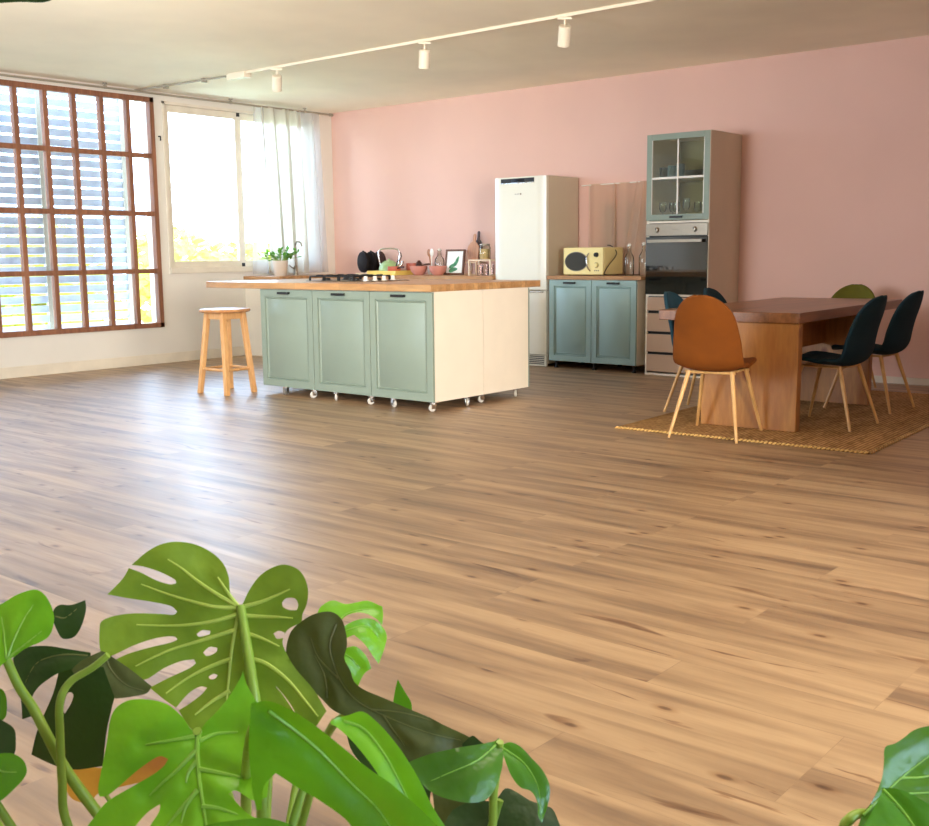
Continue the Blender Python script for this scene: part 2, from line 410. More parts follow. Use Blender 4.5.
LEAVES = [
 (0, 'under', [-0.0646,0.0678,0.746], [0.7686,0.6397,-0.01], [-0.2941,0.3671,0.8824], -0.9, [[-0.0004,-0.0],[-0.0054,0.0057],[-0.0105,0.0159],[-0.0132,0.032],[-0.0201,0.0467],[-0.0327,0.0586],[-0.0511,0.0676],[-0.072,0.07],[-0.0893,0.0661],[-0.1033,0.058],[-0.1127,0.0497],[-0.1181,0.0447],[-0.1047,0.0429],[-0.0866,0.0373],[-0.072,0.0302],[-0.0698,0.0261],[-0.0767,0.0247],[-0.0917,0.029],[-0.107,0.0364],[-0.1207,0.0414],[-0.1267,0.029],[-0.14,0.0124],[-0.1188,0.0092],[-0.0953,0.0063],[-0.0746,0.002],[-0.0669,-0.0038],[-0.0709,-0.0075],[-0.0854,-0.0064],[-0.1085,-0.0064],[-0.1284,-0.0092],[-0.1422,-0.015],[-0.1447,-0.023],[-0.1431,-0.0428],[-0.1381,-0.0512],[-0.1301,-0.0512],[-0.1079,-0.04],[-0.0858,-0.0323],[-0.0688,-0.0304],[-0.0633,-0.0337],[-0.071,-0.0374],[-0.0906,-0.0422],[-0.1127,-0.049],[-0.1276,-0.0559],[-0.1164,-0.0679],[-0.0943,-0.0762],[-0.0743,-0.0637],[-0.0579,-0.0562],[-0.045,-0.0543],[-0.0424,-0.0582],[-0.0487,-0.0637],[-0.0677,-0.0734],[-0.0871,-0.0839],[-0.0713,-0.0954],[-0.0579,-0.1041],[-0.0465,-0.0894],[-0.0358,-0.0825],[-0.0281,-0.0836],[-0.0337,-0.0913],[-0.0455,-0.1009],[-0.0548,-0.1068],[-0.0408,-0.1238],[-0.0199,-0.1411],[0.0003,-0.1517],[0.0215,-0.1385],[0.0457,-0.1251],[0.0661,-0.1157],[0.0569,-0.1009],[0.0452,-0.0825],[0.0596,-0.0981],[0.0761,-0.1198],[0.0916,-0.1238],[0.1008,-0.109],[0.0858,-0.0872],[0.0649,-0.0651],[0.0524,-0.0456],[0.0495,-0.0343],[0.0541,-0.0244],[0.0681,-0.0173],[0.0697,-0.0087],[0.0736,0.0014],[0.0747,0.0144],[0.0711,0.0276],[0.0624,0.0393],[0.0474,0.0447],[0.033,0.0414],[0.0189,0.032],[0.0088,0.0174],[0.0039,0.0043]], [[[-0.0438,-0.0281],[-0.0378,-0.0241],[-0.0291,-0.0247],[-0.0294,-0.0287],[-0.0401,-0.0309]],[[-0.0359,-0.047],[-0.0292,-0.0414],[-0.0209,-0.0422],[-0.0222,-0.047],[-0.0313,-0.0506]],[[0.0462,0.0043],[0.0509,0.0086],[0.0605,0.0081],[0.0643,0.0014],[0.0632,-0.0044],[0.0545,-0.0038],[0.0476,-0.0]],[[0.0389,-0.0281],[0.0441,-0.0252],[0.0508,-0.0272],[0.0503,-0.0329],[0.0432,-0.0337]],[[-0.0276,-0.0721],[-0.0227,-0.0693],[-0.0181,-0.0707],[-0.0209,-0.0743],[-0.0257,-0.0748]]], [[[-0.0004,0.0005],[-0.0234,0.013],[-0.0479,0.029],[-0.0635,0.0408],[-0.079,0.0503]],[[-0.0015,-0.0006],[-0.0253,-0.0],[-0.0518,0.0063],[-0.0787,0.0144],[-0.1057,0.0238]],[[-0.0021,-0.0081],[-0.0298,-0.0158],[-0.064,-0.0193],[-0.1072,-0.019]],[[-0.0033,-0.0244],[-0.0341,-0.0337],[-0.0703,-0.0456],[-0.1028,-0.0624]],[[-0.004,-0.054],[-0.0262,-0.0618],[-0.0479,-0.0734],[-0.069,-0.0899]],[[-0.003,-0.0872],[-0.0205,-0.0981],[-0.0362,-0.1117]],[[0.0008,-0.0],[-0.0011,-0.0144],[-0.0046,-0.0456],[-0.0052,-0.0762],[-0.005,-0.0981],[-0.0031,-0.1251]],[[0.0022,-0.0],[0.0235,0.0057],[0.0405,0.0121],[0.0547,0.0179]],[[0.0042,-0.0087],[0.0245,-0.0101],[0.0419,-0.011],[0.0593,-0.013]],[[0.0084,-0.0272],[0.026,-0.0329],[0.0465,-0.0422]],[[0.0131,-0.054],[0.0333,-0.0596],[0.057,-0.0762],[0.0778,-0.0981],[0.0926,-0.1144]],[[-0.0004,-0.0],[-0.0119,0.0144],[-0.0248,0.032]]], [[-0.0605,0.0654,0.7498],[-0.0413,0.0558,0.719],[-0.0175,0.0428,0.6849],[-0.0024,0.0351,0.648],[0.0152,0.0239,0.5817],[0.0246,0.0144,0.4909],[0.0318,0.001,0.3902]], 0.0062, 0.0026),
 (0, 'bright', [0.0551,-0.0793,0.694], [0.7686,0.6397,-0.01], [-0.4338,0.5325,0.7268], 0.8, [[-0.0,0.0005],[-0.007,0.0034],[-0.0168,0.0147],[-0.0322,0.0261],[-0.0504,0.0312],[-0.0678,0.0312],[-0.0791,0.0248],[-0.0831,0.0134],[-0.0818,-0.0064],[-0.0812,-0.0282],[-0.0807,-0.0495],[-0.0779,-0.0576],[-0.0711,-0.0565],[-0.0609,-0.0472],[-0.0487,-0.0354],[-0.036,-0.0259],[-0.0293,-0.0227],[-0.0223,-0.0254],[-0.0255,-0.0311],[-0.0339,-0.0382],[-0.049,-0.0476],[-0.0639,-0.0569],[-0.0721,-0.0634],[-0.0793,-0.0747],[-0.0846,-0.0831],[-0.0887,-0.097],[-0.0704,-0.108],[-0.051,-0.1014],[-0.0428,-0.0831],[-0.0333,-0.0702],[-0.0236,-0.0638],[-0.0239,-0.0707],[-0.03,-0.0831],[-0.0311,-0.097],[-0.0152,-0.1101],[0.022,-0.1145],[0.0534,-0.1101],[0.0726,-0.097],[0.0775,-0.077],[0.0584,-0.0736],[0.0483,-0.0668],[0.0351,-0.0553],[0.0418,-0.0523],[0.0569,-0.0599],[0.0683,-0.0565],[0.0687,-0.0378],[0.0699,-0.0138],[0.0596,0.0147],[0.0522,0.0261],[0.0386,0.0467],[0.0332,0.0604],[0.0317,0.0519],[0.0239,0.0337],[0.0135,0.0185],[0.0039,0.0072]], [], [[[0.0001,-0.0003],[0.0011,-0.0162],[0.0073,-0.0425],[0.0141,-0.0657],[0.0189,-0.0837],[0.0225,-0.1014]],[[-0.0032,-0.0028],[-0.0244,-0.0077],[-0.0457,-0.0113]],[[-0.0001,-0.0162],[-0.0132,-0.033],[-0.0257,-0.0448],[-0.0358,-0.0553]],[[0.0025,-0.0259],[-0.0033,-0.0354],[-0.0043,-0.0448]],[[0.0067,-0.0518],[-0.0012,-0.0657],[-0.0038,-0.0793]],[[0.0074,-0.0518],[-0.0075,-0.0702],[-0.0172,-0.0831]],[[0.0059,-0.033],[0.028,-0.0366],[0.0475,-0.0401]],[[0.0129,-0.0657],[0.0272,-0.0668],[0.0441,-0.0713]],[[0.0022,-0.0064],[0.0159,0.0005],[0.0352,0.0022]]], [[0.0511,-0.0764,0.6918],[0.0307,-0.0432,0.6447],[0.0273,-0.0204,0.5724],[0.0304,-0.0087,0.4827],[0.036,-0.0073,0.3968]], 0.005, 0.0026),
 (0, 'mid', [0.2715,-0.1263,0.7427], [0.5798,0.8037,-0.1336], [0.2342,-0.0073,0.9722], 1.2, [[-0.0548,0.0475],[-0.0423,0.0502],[-0.0261,0.0463],[-0.0105,0.0372],[0.009,0.0227],[0.0307,0.0062],[0.0512,-0.009],[0.0657,-0.0226],[0.0918,-0.0479],[0.1141,-0.0749],[0.1358,-0.1147],[0.104,-0.1234],[0.0682,-0.1025],[0.0411,-0.0685],[0.0248,-0.045],[0.0035,-0.0276],[-0.0126,-0.0185],[-0.0317,-0.0061],[-0.0392,-0.0175],[-0.0385,-0.037],[-0.042,-0.0387],[-0.0479,-0.0174],[-0.0537,0.0172]], [], [[[-0.0413,0.041],[-0.0218,0.0276],[0.0003,0.0096],[0.0243,-0.0134],[0.0468,-0.0371],[0.0665,-0.0643],[0.087,-0.0935]]], [[0.2199,-0.1369,0.7743],[0.1536,-0.0972,0.7209],[0.0794,-0.0465,0.6216],[0.0453,-0.0203,0.4945],[0.036,-0.0073,0.3968]], 0.005, 0.0014),
 (0, 'mid', [0.1946,-0.153,0.663], [0.7686,0.6397,-0.01], [-0.4976,0.6075,0.6191], 0.5, [[-0.0513,0.0039],[-0.0265,0.0189],[0.0044,0.0237],[0.0297,0.0245],[0.0528,0.0157],[0.0785,-0.0077],[0.0584,-0.0375],[-0.017,-0.0375]], [], [], [[0.1937,-0.1432,0.6497],[0.1276,-0.084,0.5594],[0.0508,-0.0188,0.4101]], 0.005, 0.0016),
 (0, 'brown', [0.0615,0.1066,0.6736], [0.8693,0.49,0.0656], [-0.2184,0.2616,0.9401], 1.5, [[-0.0545,0.0735],[-0.0403,0.0793],[-0.0245,0.0802],[-0.0134,0.0724],[-0.0069,0.0582],[-0.0049,0.045],[-0.0072,0.0318],[-0.0002,0.0202],[0.0045,0.0086],[0.0154,0.0006],[0.0338,-0.0071],[0.0581,-0.0184],[0.0821,-0.0288],[0.1058,-0.0406],[0.1248,-0.0508],[0.1173,-0.0613],[0.0938,-0.0671],[0.0671,-0.0715],[0.0461,-0.0648],[0.0249,-0.0482],[0.0065,-0.0314],[-0.0151,-0.0224],[-0.0283,-0.0144],[-0.0435,-0.0],[-0.0628,0.0175],[-0.0742,0.0322],[-0.0755,0.047],[-0.0702,0.0618]], [], [[[-0.0196,0.0671],[-0.0255,0.0436],[-0.0157,0.0145],[0.0032,-0.0086],[0.0339,-0.0256],[0.0761,-0.0422],[0.1116,-0.0517]],[[-0.0156,0.0116],[-0.0378,0.032],[-0.0477,0.0527]],[[0.0217,-0.02],[0.052,-0.0227],[0.0821,-0.031]],[[-0.0278,-0.0087],[-0.0313,0.0145],[-0.0426,0.035]],[[0.0339,-0.0256],[0.043,-0.0397],[0.0551,-0.0564]]], [[0.0582,0.1118,0.6468],[0.035,0.1013,0.6241],[0.0314,0.0599,0.5612],[0.035,0.0191,0.4707],[0.0334,0.0023,0.3901]], 0.005, 0.0011),
 (0, 'bright', [0.2102,-0.0131,0.7066], [0.6099,0.7848,-0.1101], [-0.3353,0.3814,0.8614], 1.2, [[-0.034,0.0149],[-0.028,0.0191],[-0.0177,0.0216],[-0.0055,0.0242],[0.0086,0.0134],[0.021,-0.0008],[0.0332,-0.0174],[0.0454,-0.0363],[0.0557,-0.055],[0.0711,-0.0776],[0.0861,-0.1053],[0.0601,-0.1124],[0.039,-0.0887],[0.0262,-0.0634],[0.0159,-0.0425],[0.0037,-0.023],[-0.0121,-0.0033],[-0.0252,0.0091]], [], [[[-0.0219,0.0166],[-0.0045,0.01],[0.0123,-0.0099],[0.028,-0.037],[0.0435,-0.0652],[0.0604,-0.0969]]], [[0.1781,-0.0247,0.7179],[0.1296,0.0041,0.6667],[0.0844,0.0131,0.5673],[0.0496,0.0073,0.4825],[0.0407,-0.0035,0.3968]], 0.004, 0.0014),
 (0, 'glossy', [0.2294,0.0836,0.6471], [0.5485,0.8224,-0.1508], [-0.4857,0.4601,0.7432], 2.0, [[-0.0475,0.0091],[-0.0279,0.0156],[-0.0031,0.0203],[0.022,0.0243],[0.0375,0.0282],[0.044,0.0321],[0.0456,0.0187],[0.043,0.0046],[0.0362,-0.011],[0.0281,-0.0228],[0.0188,-0.0281],[0.0023,-0.0288],[-0.0165,-0.0242],[-0.0293,-0.0171],[-0.0398,-0.0045]], [], [[[0.0436,0.0282],[0.0185,0.0092],[-0.0099,-0.0018],[-0.0296,-0.009]]], [[0.2382,0.1328,0.659],[0.2261,0.1384,0.6039],[0.2097,0.136,0.5256],[0.129,0.0739,0.4156],[0.0572,0.0145,0.3495]], 0.0045, 0.0011),
 (0, 'mid', [0.2307,0.1827,0.6086], [0.5018,0.8471,-0.1751], [-0.4507,0.4288,0.7829], 2.5, [[-0.0213,0.0254],[-0.0111,0.0285],[-0.0005,0.0236],[0.0092,0.0118],[0.0188,0.0],[0.0248,-0.0136],[0.0243,-0.0262],[0.0191,-0.0404],[0.0146,-0.0497],[0.011,-0.044],[0.0105,-0.0308],[0.0041,-0.0203],[-0.0063,-0.0164],[-0.0138,-0.0058],[-0.0186,0.0097]], [], [[[-0.0193,0.0235],[0.0009,0.0078],[0.0125,-0.0146],[0.0148,-0.0403]]], [], 0.005, 0.001),
 (0, 'dark', [0.2016,0.1956,0.5283], [0.7686,0.6397,-0.01], [-0.4629,0.5668,0.6815], 1.0, [[-0.0161,0.031],[-0.0042,0.0437],[0.0074,0.0405],[0.0219,0.031],[0.0375,0.0257],[0.0457,0.0216],[0.0522,0.0061],[0.0628,-0.025],[0.0286,-0.0589],[-0.0417,-0.0683],[-0.0722,-0.0299],[-0.0645,0.0154],[-0.0414,0.0299]], [], [], [[0.1909,0.1926,0.5592],[0.1732,0.1641,0.4876],[0.116,0.0868,0.4027],[0.0572,0.0145,0.3495]], 0.005, 0.0016),
 (0, 'brown', [0.1184,0.2054,0.5296], [0.7686,0.6397,-0.01], [-0.208,0.2646,0.9417], 1.0, [[-0.0252,0.0104],[-0.0,0.0083],[0.0295,0.0021],[0.036,-0.0125],[0.0402,-0.0516],[0.0163,-0.0821],[-0.0161,-0.0618],[-0.0206,-0.0259]], [], [], [], 0.005, 0.0016),
 (0, 'dark', [0.0426,0.1752,0.5644], [0.7686,0.6397,-0.01], [-0.3258,0.4048,0.8544], 1.0, [[-0.0459,0.0322],[-0.0152,0.0236],[0.0142,0.0085],[0.039,-0.0053],[0.0525,-0.0211],[0.0505,-0.0419],[0.0574,-0.0686],[0.0186,-0.0827],[-0.0131,-0.0419],[-0.0246,-0.0274],[-0.0185,-0.0106],[-0.037,0.0085]], [], [], [], 0.005, 0.0016),
 (0, 'mid', [0.0134,0.2388,0.6114], [0.5926,0.798,-0.1092], [-0.2609,0.3184,0.9113], 1.0, [[-0.0073,0.0181],[-0.0001,0.0057],[0.0084,-0.0079],[0.0097,-0.0192],[-0.001,-0.0191],[-0.0117,-0.0124],[-0.0107,0.0034]], [], [], [], 0.005, 0.0016),
 (0, 'dark', [0.1781,0.1682,0.6249], [0.7686,0.6397,-0.01], [-0.282,0.3527,0.8923], 1.0, [[-0.0132,0.001],[-0.0051,0.0078],[-0.001,0.0088],[0.0051,0.0039],[0.0132,-0.001],[0.001,-0.0068],[-0.0112,-0.0049]], [], [], [], 0.005, 0.0016),
 (0, 'bright', [-0.0731,0.2289,0.6615], [0.5325,0.8377,-0.1213], [-0.402,0.3764,0.8347], 2.0, [[-0.0315,0.0348],[-0.0207,0.0473],[-0.01,0.0502],[0.0023,0.0457],[0.0167,0.0477],[0.0311,0.05],[0.0493,0.0427],[0.0495,0.0319],[0.0478,0.0187],[0.0392,0.0275],[0.0216,0.0349],[0.0054,0.0319],[-0.0044,0.0227],[-0.0032,0.0157],[0.014,0.0242],[0.032,0.0268],[0.045,0.0201],[0.0534,0.007],[0.049,-0.0105],[0.0414,-0.0281],[0.0354,-0.0208],[0.0236,-0.0052],[0.0106,0.0059],[0.0009,0.0017],[0.0006,-0.0097],[0.0129,-0.0083],[0.0255,-0.0191],[0.0324,-0.0335],[0.023,-0.0402],[0.0147,-0.057],[0.0044,-0.0529],[-0.0121,-0.0291],[-0.0322,-0.0017]], [], [[[-0.0252,0.0017],[-0.0108,0.0191],[0.0073,0.0351],[0.0398,0.0408]],[[-0.0253,-0.0017],[0.003,0.0122],[0.028,0.0175],[0.0436,0.0035]],[[-0.0255,-0.0086],[0.0021,-0.0172],[0.019,-0.0327]]], [[-0.101,0.2169,0.6523],[-0.0957,0.1986,0.6023],[-0.0662,0.1459,0.5422],[-0.0211,0.0727,0.445],[0.0203,0.0152,0.3768]], 0.004, 0.0012),
 (0, 'under', [-0.0737,0.1405,0.6151], [0.7686,0.6397,-0.01], [-0.314,0.3907,0.8653], 0.8, [[-0.0538,0.0177],[-0.0272,0.0144],[-0.0156,0.0128],[-0.0032,-0.0016],[0.0093,-0.0191],[-0.0039,-0.0426],[-0.0299,-0.0426],[-0.0484,-0.0111]], [], [], [[-0.0857,0.1278,0.6017],[-0.0387,0.0747,0.5317],[0.0171,0.0126,0.3769]], 0.004, 0.0016),
 (0, 'bright', [-0.1585,-0.1397,0.7591], [0.7686,0.6397,-0.01], [-0.344,0.4263,0.8366], 1.2, [[0.0017,-0.0286],[0.0079,-0.0258],[0.0182,-0.0182],[0.033,-0.0115],[0.0405,-0.0036],[0.0414,0.0112],[0.036,0.0247],[0.0266,0.0367],[0.016,0.0416],[0.0014,0.0367],[-0.0119,0.0277],[-0.0226,0.0217],[-0.0383,0.0112],[-0.042,-0.0153],[-0.0259,-0.0384],[-0.011,-0.0413]], [], [[[0.0009,-0.0275],[0.005,-0.0095],[0.0117,0.0112],[0.018,0.0262]],[[0.0009,-0.0275],[0.0186,-0.0124],[0.0313,-0.0006]],[[0.0004,-0.0275],[-0.0062,-0.0036],[-0.0124,0.0142]]], [[-0.1592,-0.1455,0.732],[-0.1571,-0.1364,0.7017],[-0.1529,-0.1249,0.6749],[-0.1398,-0.1191,0.648],[-0.1311,-0.1063,0.6085],[-0.1138,-0.0873,0.5632],[-0.0646,-0.0599,0.4921],[0.0028,-0.0231,0.3905]], 0.0055, 0.0014),
 (0, 'dark', [-0.2039,-0.0505,0.7351], [0.6349,0.769,-0.0743], [-0.3667,0.3846,0.8471], 2.0, [[-0.0184,0.0111],[-0.0123,0.0169],[-0.0001,0.0166],[0.0136,0.0219],[0.0155,0.0111],[0.013,-0.0051],[0.0063,-0.0179],[-0.0056,-0.0198],[-0.0126,-0.0108],[-0.0173,-0.0002]], [], [[[-0.0156,0.0046],[-0.0048,0.003],[0.0078,0.0144]]], [], 0.005, 0.001),
 (0, 'dark', [-0.1874,-0.0967,0.6974], [0.7686,0.6397,-0.01], [-0.3897,0.4804,0.7857], 1.5, [[-0.0327,0.0139],[-0.0217,0.0244],[-0.0002,0.0263],[0.0255,0.0225],[0.0479,0.0196],[0.0498,0.0085],[0.0326,0.0006],[0.0182,-0.005],[0.0021,-0.0174],[-0.003,-0.0303],[0.0034,-0.0394],[0.0088,-0.044],[-0.0087,-0.0503],[-0.0143,-0.0303],[-0.0248,-0.0087]], [], [[[0.0453,0.0164],[0.0173,0.0164],[-0.0061,0.0085],[-0.0144,-0.0118]]], [], 0.005, 0.001),
 (0, 'dark', [-0.1737,-0.0685,0.6476], [0.7686,0.6397,-0.01], [0.0749,-0.0746,0.9944], 1.0, [[-0.0115,0.0506],[0.0068,0.0472],[0.0353,0.0523],[0.0439,0.0248],[0.0402,0.0057],[0.0301,-0.0295],[0.0212,-0.0709],[-0.0135,-0.0727],[-0.054,-0.0565],[-0.0421,-0.0224],[-0.0224,0.0179]], [[[-0.0132,-0.0013],[-0.0107,0.0092],[-0.0067,0.0189],[-0.0018,0.0203],[-0.0007,0.0154],[-0.0047,0.0057],[-0.0121,-0.0055]]], [], [], 0.005, 0.0016),
 (0, 'brown', [-0.0794,-0.0717,0.7007], [0.7686,0.6397,-0.01], [-0.2841,0.3552,0.8905], 2.0, [[-0.025,0.032],[-0.0205,0.0326],[-0.0088,0.0262],[0.0111,0.0137],[0.0309,-0.001],[0.0265,-0.0079],[0.0121,-0.0113],[-0.0039,-0.0131],[-0.0114,0.0021],[-0.019,0.018],[-0.032,0.0151],[-0.0444,0.0064],[-0.0513,0.0151],[-0.0419,0.0238]], [], [[[-0.0187,0.0297],[-0.0113,0.0151],[0.005,0.0007],[0.0233,-0.0051]]], [[-0.0824,-0.081,0.7339],[-0.0934,-0.0926,0.7214],[-0.1088,-0.108,0.708],[-0.1147,-0.1167,0.6887],[-0.1209,-0.1156,0.6523],[-0.1245,-0.1148,0.6034],[-0.1247,-0.1117,0.5526],[-0.0942,-0.0884,0.4723],[-0.0006,-0.027,0.3855]], 0.0042, 0.001),
 (0, 'dark', [-0.1005,-0.1857,0.6789], [0.7686,0.6397,-0.01], [-0.3688,0.4557,0.8101], 1.0, [[-0.0304,0.0264],[-0.0097,0.0209],[0.0024,0.016],[0.0127,0.0086],[0.0166,-0.0062],[0.0163,-0.0128],[0.0001,-0.0142],[-0.0224,-0.0115]], [], [], [], 0.005, 0.0016),
 (0, 'mid', [-0.0513,-0.2112,0.6748], [0.7686,0.6397,-0.01], [-0.3143,0.391,0.8651], 1.0, [[-0.0291,0.017],[-0.0075,0.014],[0.0083,0.014],[0.0197,0.0082],[0.0245,-0.0006],[0.0222,-0.008],[0.0144,-0.0167],[0.0041,-0.0258],[-0.0107,-0.0302],[-0.0288,-0.0155]], [], [[[-0.0173,0.0094],[0.0001,-0.0006],[0.016,-0.0018]]], [[-0.0777,-0.221,0.6703],[-0.0933,-0.1955,0.5964],[-0.0892,-0.1443,0.5023],[0.007,-0.0325,0.3922]], 0.005, 0.0016),
 (0, 'mid', [-0.1767,-0.1431,0.6831], [0.7686,0.6397,-0.01], [-0.3458,0.4284,0.8348], 1.0, [[-0.0113,0.0126],[-0.0025,0.0102],[0.0034,0.0008],[0.006,-0.0138],[0.0035,-0.0195],[-0.0054,-0.0195]], [], [], [], 0.005, 0.0016),
 (0, 'yellow', [-0.2078,-0.0126,0.5381], [0.7686,0.6397,-0.01], [-0.3793,0.4681,0.7982], 2.0, [[-0.0585,0.0109],[-0.0365,0.0153],[-0.0074,0.0109],[0.025,0.0219],[0.0526,0.0286],[0.0675,0.0197],[0.0617,0.0033],[0.0237,-0.0076],[-0.0089,-0.0151],[-0.0205,-0.0258],[-0.039,-0.0226],[-0.0501,-0.0108]], [], [], [[-0.2158,-0.0207,0.5304],[-0.1686,-0.0154,0.4902],[-0.062,-0.0035,0.4314],[0.0154,-0.0017,0.3786]], 0.003, 0.0016),
 (0, 'dark', [-0.3197,-0.0282,1.4243], [0.6197,0.7837,0.0413], [-0.3879,0.2601,0.8843], 0.8, [[-0.0788,-0.0129],[-0.0492,-0.0413],[-0.01,-0.0441],[0.0098,-0.0423],[0.0298,-0.0399],[0.058,-0.0381],[0.0705,-0.0199],[0.0509,0.0267],[-0.01,0.0669],[-0.07,0.0394]], [], [], [[-0.3584,-0.0654,1.3985],[-0.372,-0.1168,1.3268],[-0.3424,-0.179,1.0797],[-0.2644,-0.1972,0.7831],[-0.1251,-0.1344,0.5045],[0.007,-0.0325,0.3922]], 0.004, 0.0016),
 (1, 'glossy', [0.0341,0.0805,0.6336], [0.638,0.7634,-0.1014], [-0.4419,0.4707,0.7636], 1.0, [[-0.0357,0.03],[-0.0242,0.0338],[-0.0132,0.0395],[-0.0018,0.0461],[0.0155,0.051],[0.0443,0.0542],[0.0748,0.0325],[0.0785,-0.0181],[0.0377,-0.0615],[-0.02,-0.0692],[-0.0617,-0.0603],[-0.0783,-0.0383],[-0.0695,-0.0272],[-0.0584,-0.0159],[-0.0465,0.0018],[-0.0405,0.0162]], [], [[[-0.0699,-0.0289],[-0.0424,-0.0089],[-0.0112,0.0109],[0.0267,0.0322]],[[-0.0424,-0.0089],[-0.0227,-0.0107],[0.0189,-0.009]],[[-0.0236,0.0036],[0.0024,0.0045],[0.0366,0.0137]]], [[-0.0042,0.0306,0.6091],[-0.0089,0.0204,0.6109],[-0.0125,0.0105,0.6091],[-0.0157,0.0056,0.5974],[-0.0077,0.004,0.5543],[0.0286,0.0425,0.4598]], 0.005, 0.0013),
 (1, 'mid', [0.057,0.0058,0.6251], [0.7686,0.6397,-0.01], [-0.464,0.568,0.6797], 1.0, [[-0.0295,0.0381],[-0.0202,0.0363],[-0.0097,0.0328],[0.0062,0.0231],[0.0248,0.0085],[0.0383,-0.033],[-0.0145,-0.0568],[-0.0605,-0.041],[-0.0692,-0.0125],[-0.0527,0.0068],[-0.0406,0.0214]], [], [[[-0.0299,0.0363],[-0.0163,0.0171],[-0.0025,-0.0125],[0.0077,-0.037]]], [], 0.005, 0.0016),
]
WORLD = 16.5
EXPO = 0.22
SIDE = 90
OVERHEAD_FILLS = [(9.3,-7.4,55),(6.5,-9.0,16)]
UP_FILLS = [(11.3,-7.5,5),(4.4,-8.2,85)]
# ------------------------------------------------------------------ the room
RX, RY = 13.0, -11.4     # right wall, rear wall
def struct(name, bm, m, parent=None, **k):
    o = obj(name, bm, m, parent, **k)
    if parent is None: o['kind'] = 'structure'
    return o
struct('floor', bx(-0.2, RX+0.2, RY-0.2, 0.2, -0.1, 0), M['floor'])
struct('ceiling', bx(-0.2, RX+0.2, RY-0.2, 0.2, H, H+0.15), M['ceiling'])
struct('wall_far', bx(0, RX+0.2, 0, 0.2, 0, H), M['pink'])
W1 = (-5.215, -2.52, 0.385, 2.745)     # y0, y1, z0, z1 of the timber grid window
W2 = (-2.41, -0.30, 0.985, 2.725)
bm = NB()
box(bm, -0.2, 0, RY-0.2, W1[0], 0, H); box(bm, -0.2, 0, W1[0], W1[1], 0, W1[2]); box(bm, -0.2, 0, W1[0], W1[1], W1[3], H)
box(bm, -0.2, 0, W1[1], W2[0], 0, H); box(bm, -0.2, 0, W2[0], W2[1], 0, W2[2]); box(bm, -0.2, 0, W2[0], W2[1], W2[3], H)
box(bm, -0.2, 0, W2[1], 0.2, 0, H)
struct('wall_left', bm, M['white_wall'], smooth=False)
# rear wall with an unseen window added for light behind the camera
RWS = [(1.2, 4.6)]
bm = NB(); xs = 0.0
for a, b_ in RWS:
    box(bm, xs, a, RY-0.2, RY, 0, H); box(bm, a, b_, RY-0.2, RY, 0, 0.9); box(bm, a, b_, RY-0.2, RY, 2.5, H); xs = b_
box(bm, xs, RX, RY-0.2, RY, 0, H)
struct('wall_rear', bm, M['white_wall'], smooth=False)
RW = (-9.2, -6.2, 0.7, 2.4)
bm = NB(); box(bm, RX, RX+0.2, RY-0.2, RW[0], 0, H); box(bm, RX, RX+0.2, RW[0], RW[1], 0, RW[2]); box(bm, RX, RX+0.2, RW[0], RW[1], RW[3], H); box(bm, RX, RX+0.2, RW[1], 0, 0, H)
struct('wall_right', bm, M['white_wall'], smooth=False)
struct('added_shade_wall', bx(8.80, 8.95, -4.6, 0, 0, H), M['pink'])  # unseen wall added to keep side light off the dining corner
struct('baseboard_left', bx(0, 0.014, RY, -1.42, 0, 0.105), M['base_white'], bevel=0.003)
struct('baseboard_far', bx(5.345, RX, -0.014, 0, 0, 0.058), M['base_white'], bevel=0.003)

# window 1: timber grid
def win_empty(n):
    e = bpy.data.objects.new(n, None); COL.objects.link(e); e['kind'] = 'structure'; return e
w1 = win_empty('window_1')
y0, y1, z0, z1 = W1
bm = NB(); t = 0.05
box(bm, -0.05, 0.022, y0, y1, z1-t, z1); box(bm, -0.05, 0.022, y0, y1, z0, z0+t)
box(bm, -0.05, 0.022, y1-t, y1, z0, z1); box(bm, -0.05, 0.022, y0, y0+t, z0, z1)
obj('window_frame', bm, M['win_wood'], w1, bevel=0.002)
bm = NB(); cw = (y1-y0)/9
for i in range(1, 9): box(bm, -0.045, 0.016, y0+i*cw-0.023, y0+i*cw+0.023, z0+0.02, z1-0.02)
rz = (z1-z0)/4
for j in range(1, 4): box(bm, -0.044, 0.018, y0+0.02, y1-0.02, z0+j*rz-0.024, z0+j*rz+0.024)
obj('glazing_bars', bm, M['win_wood'], w1, bevel=0.002)
obj('window_pane', bx(-0.022, -0.018, y0+0.01, y1-0.01, z0+0.01, z1-0.01), M['pane'], w1)
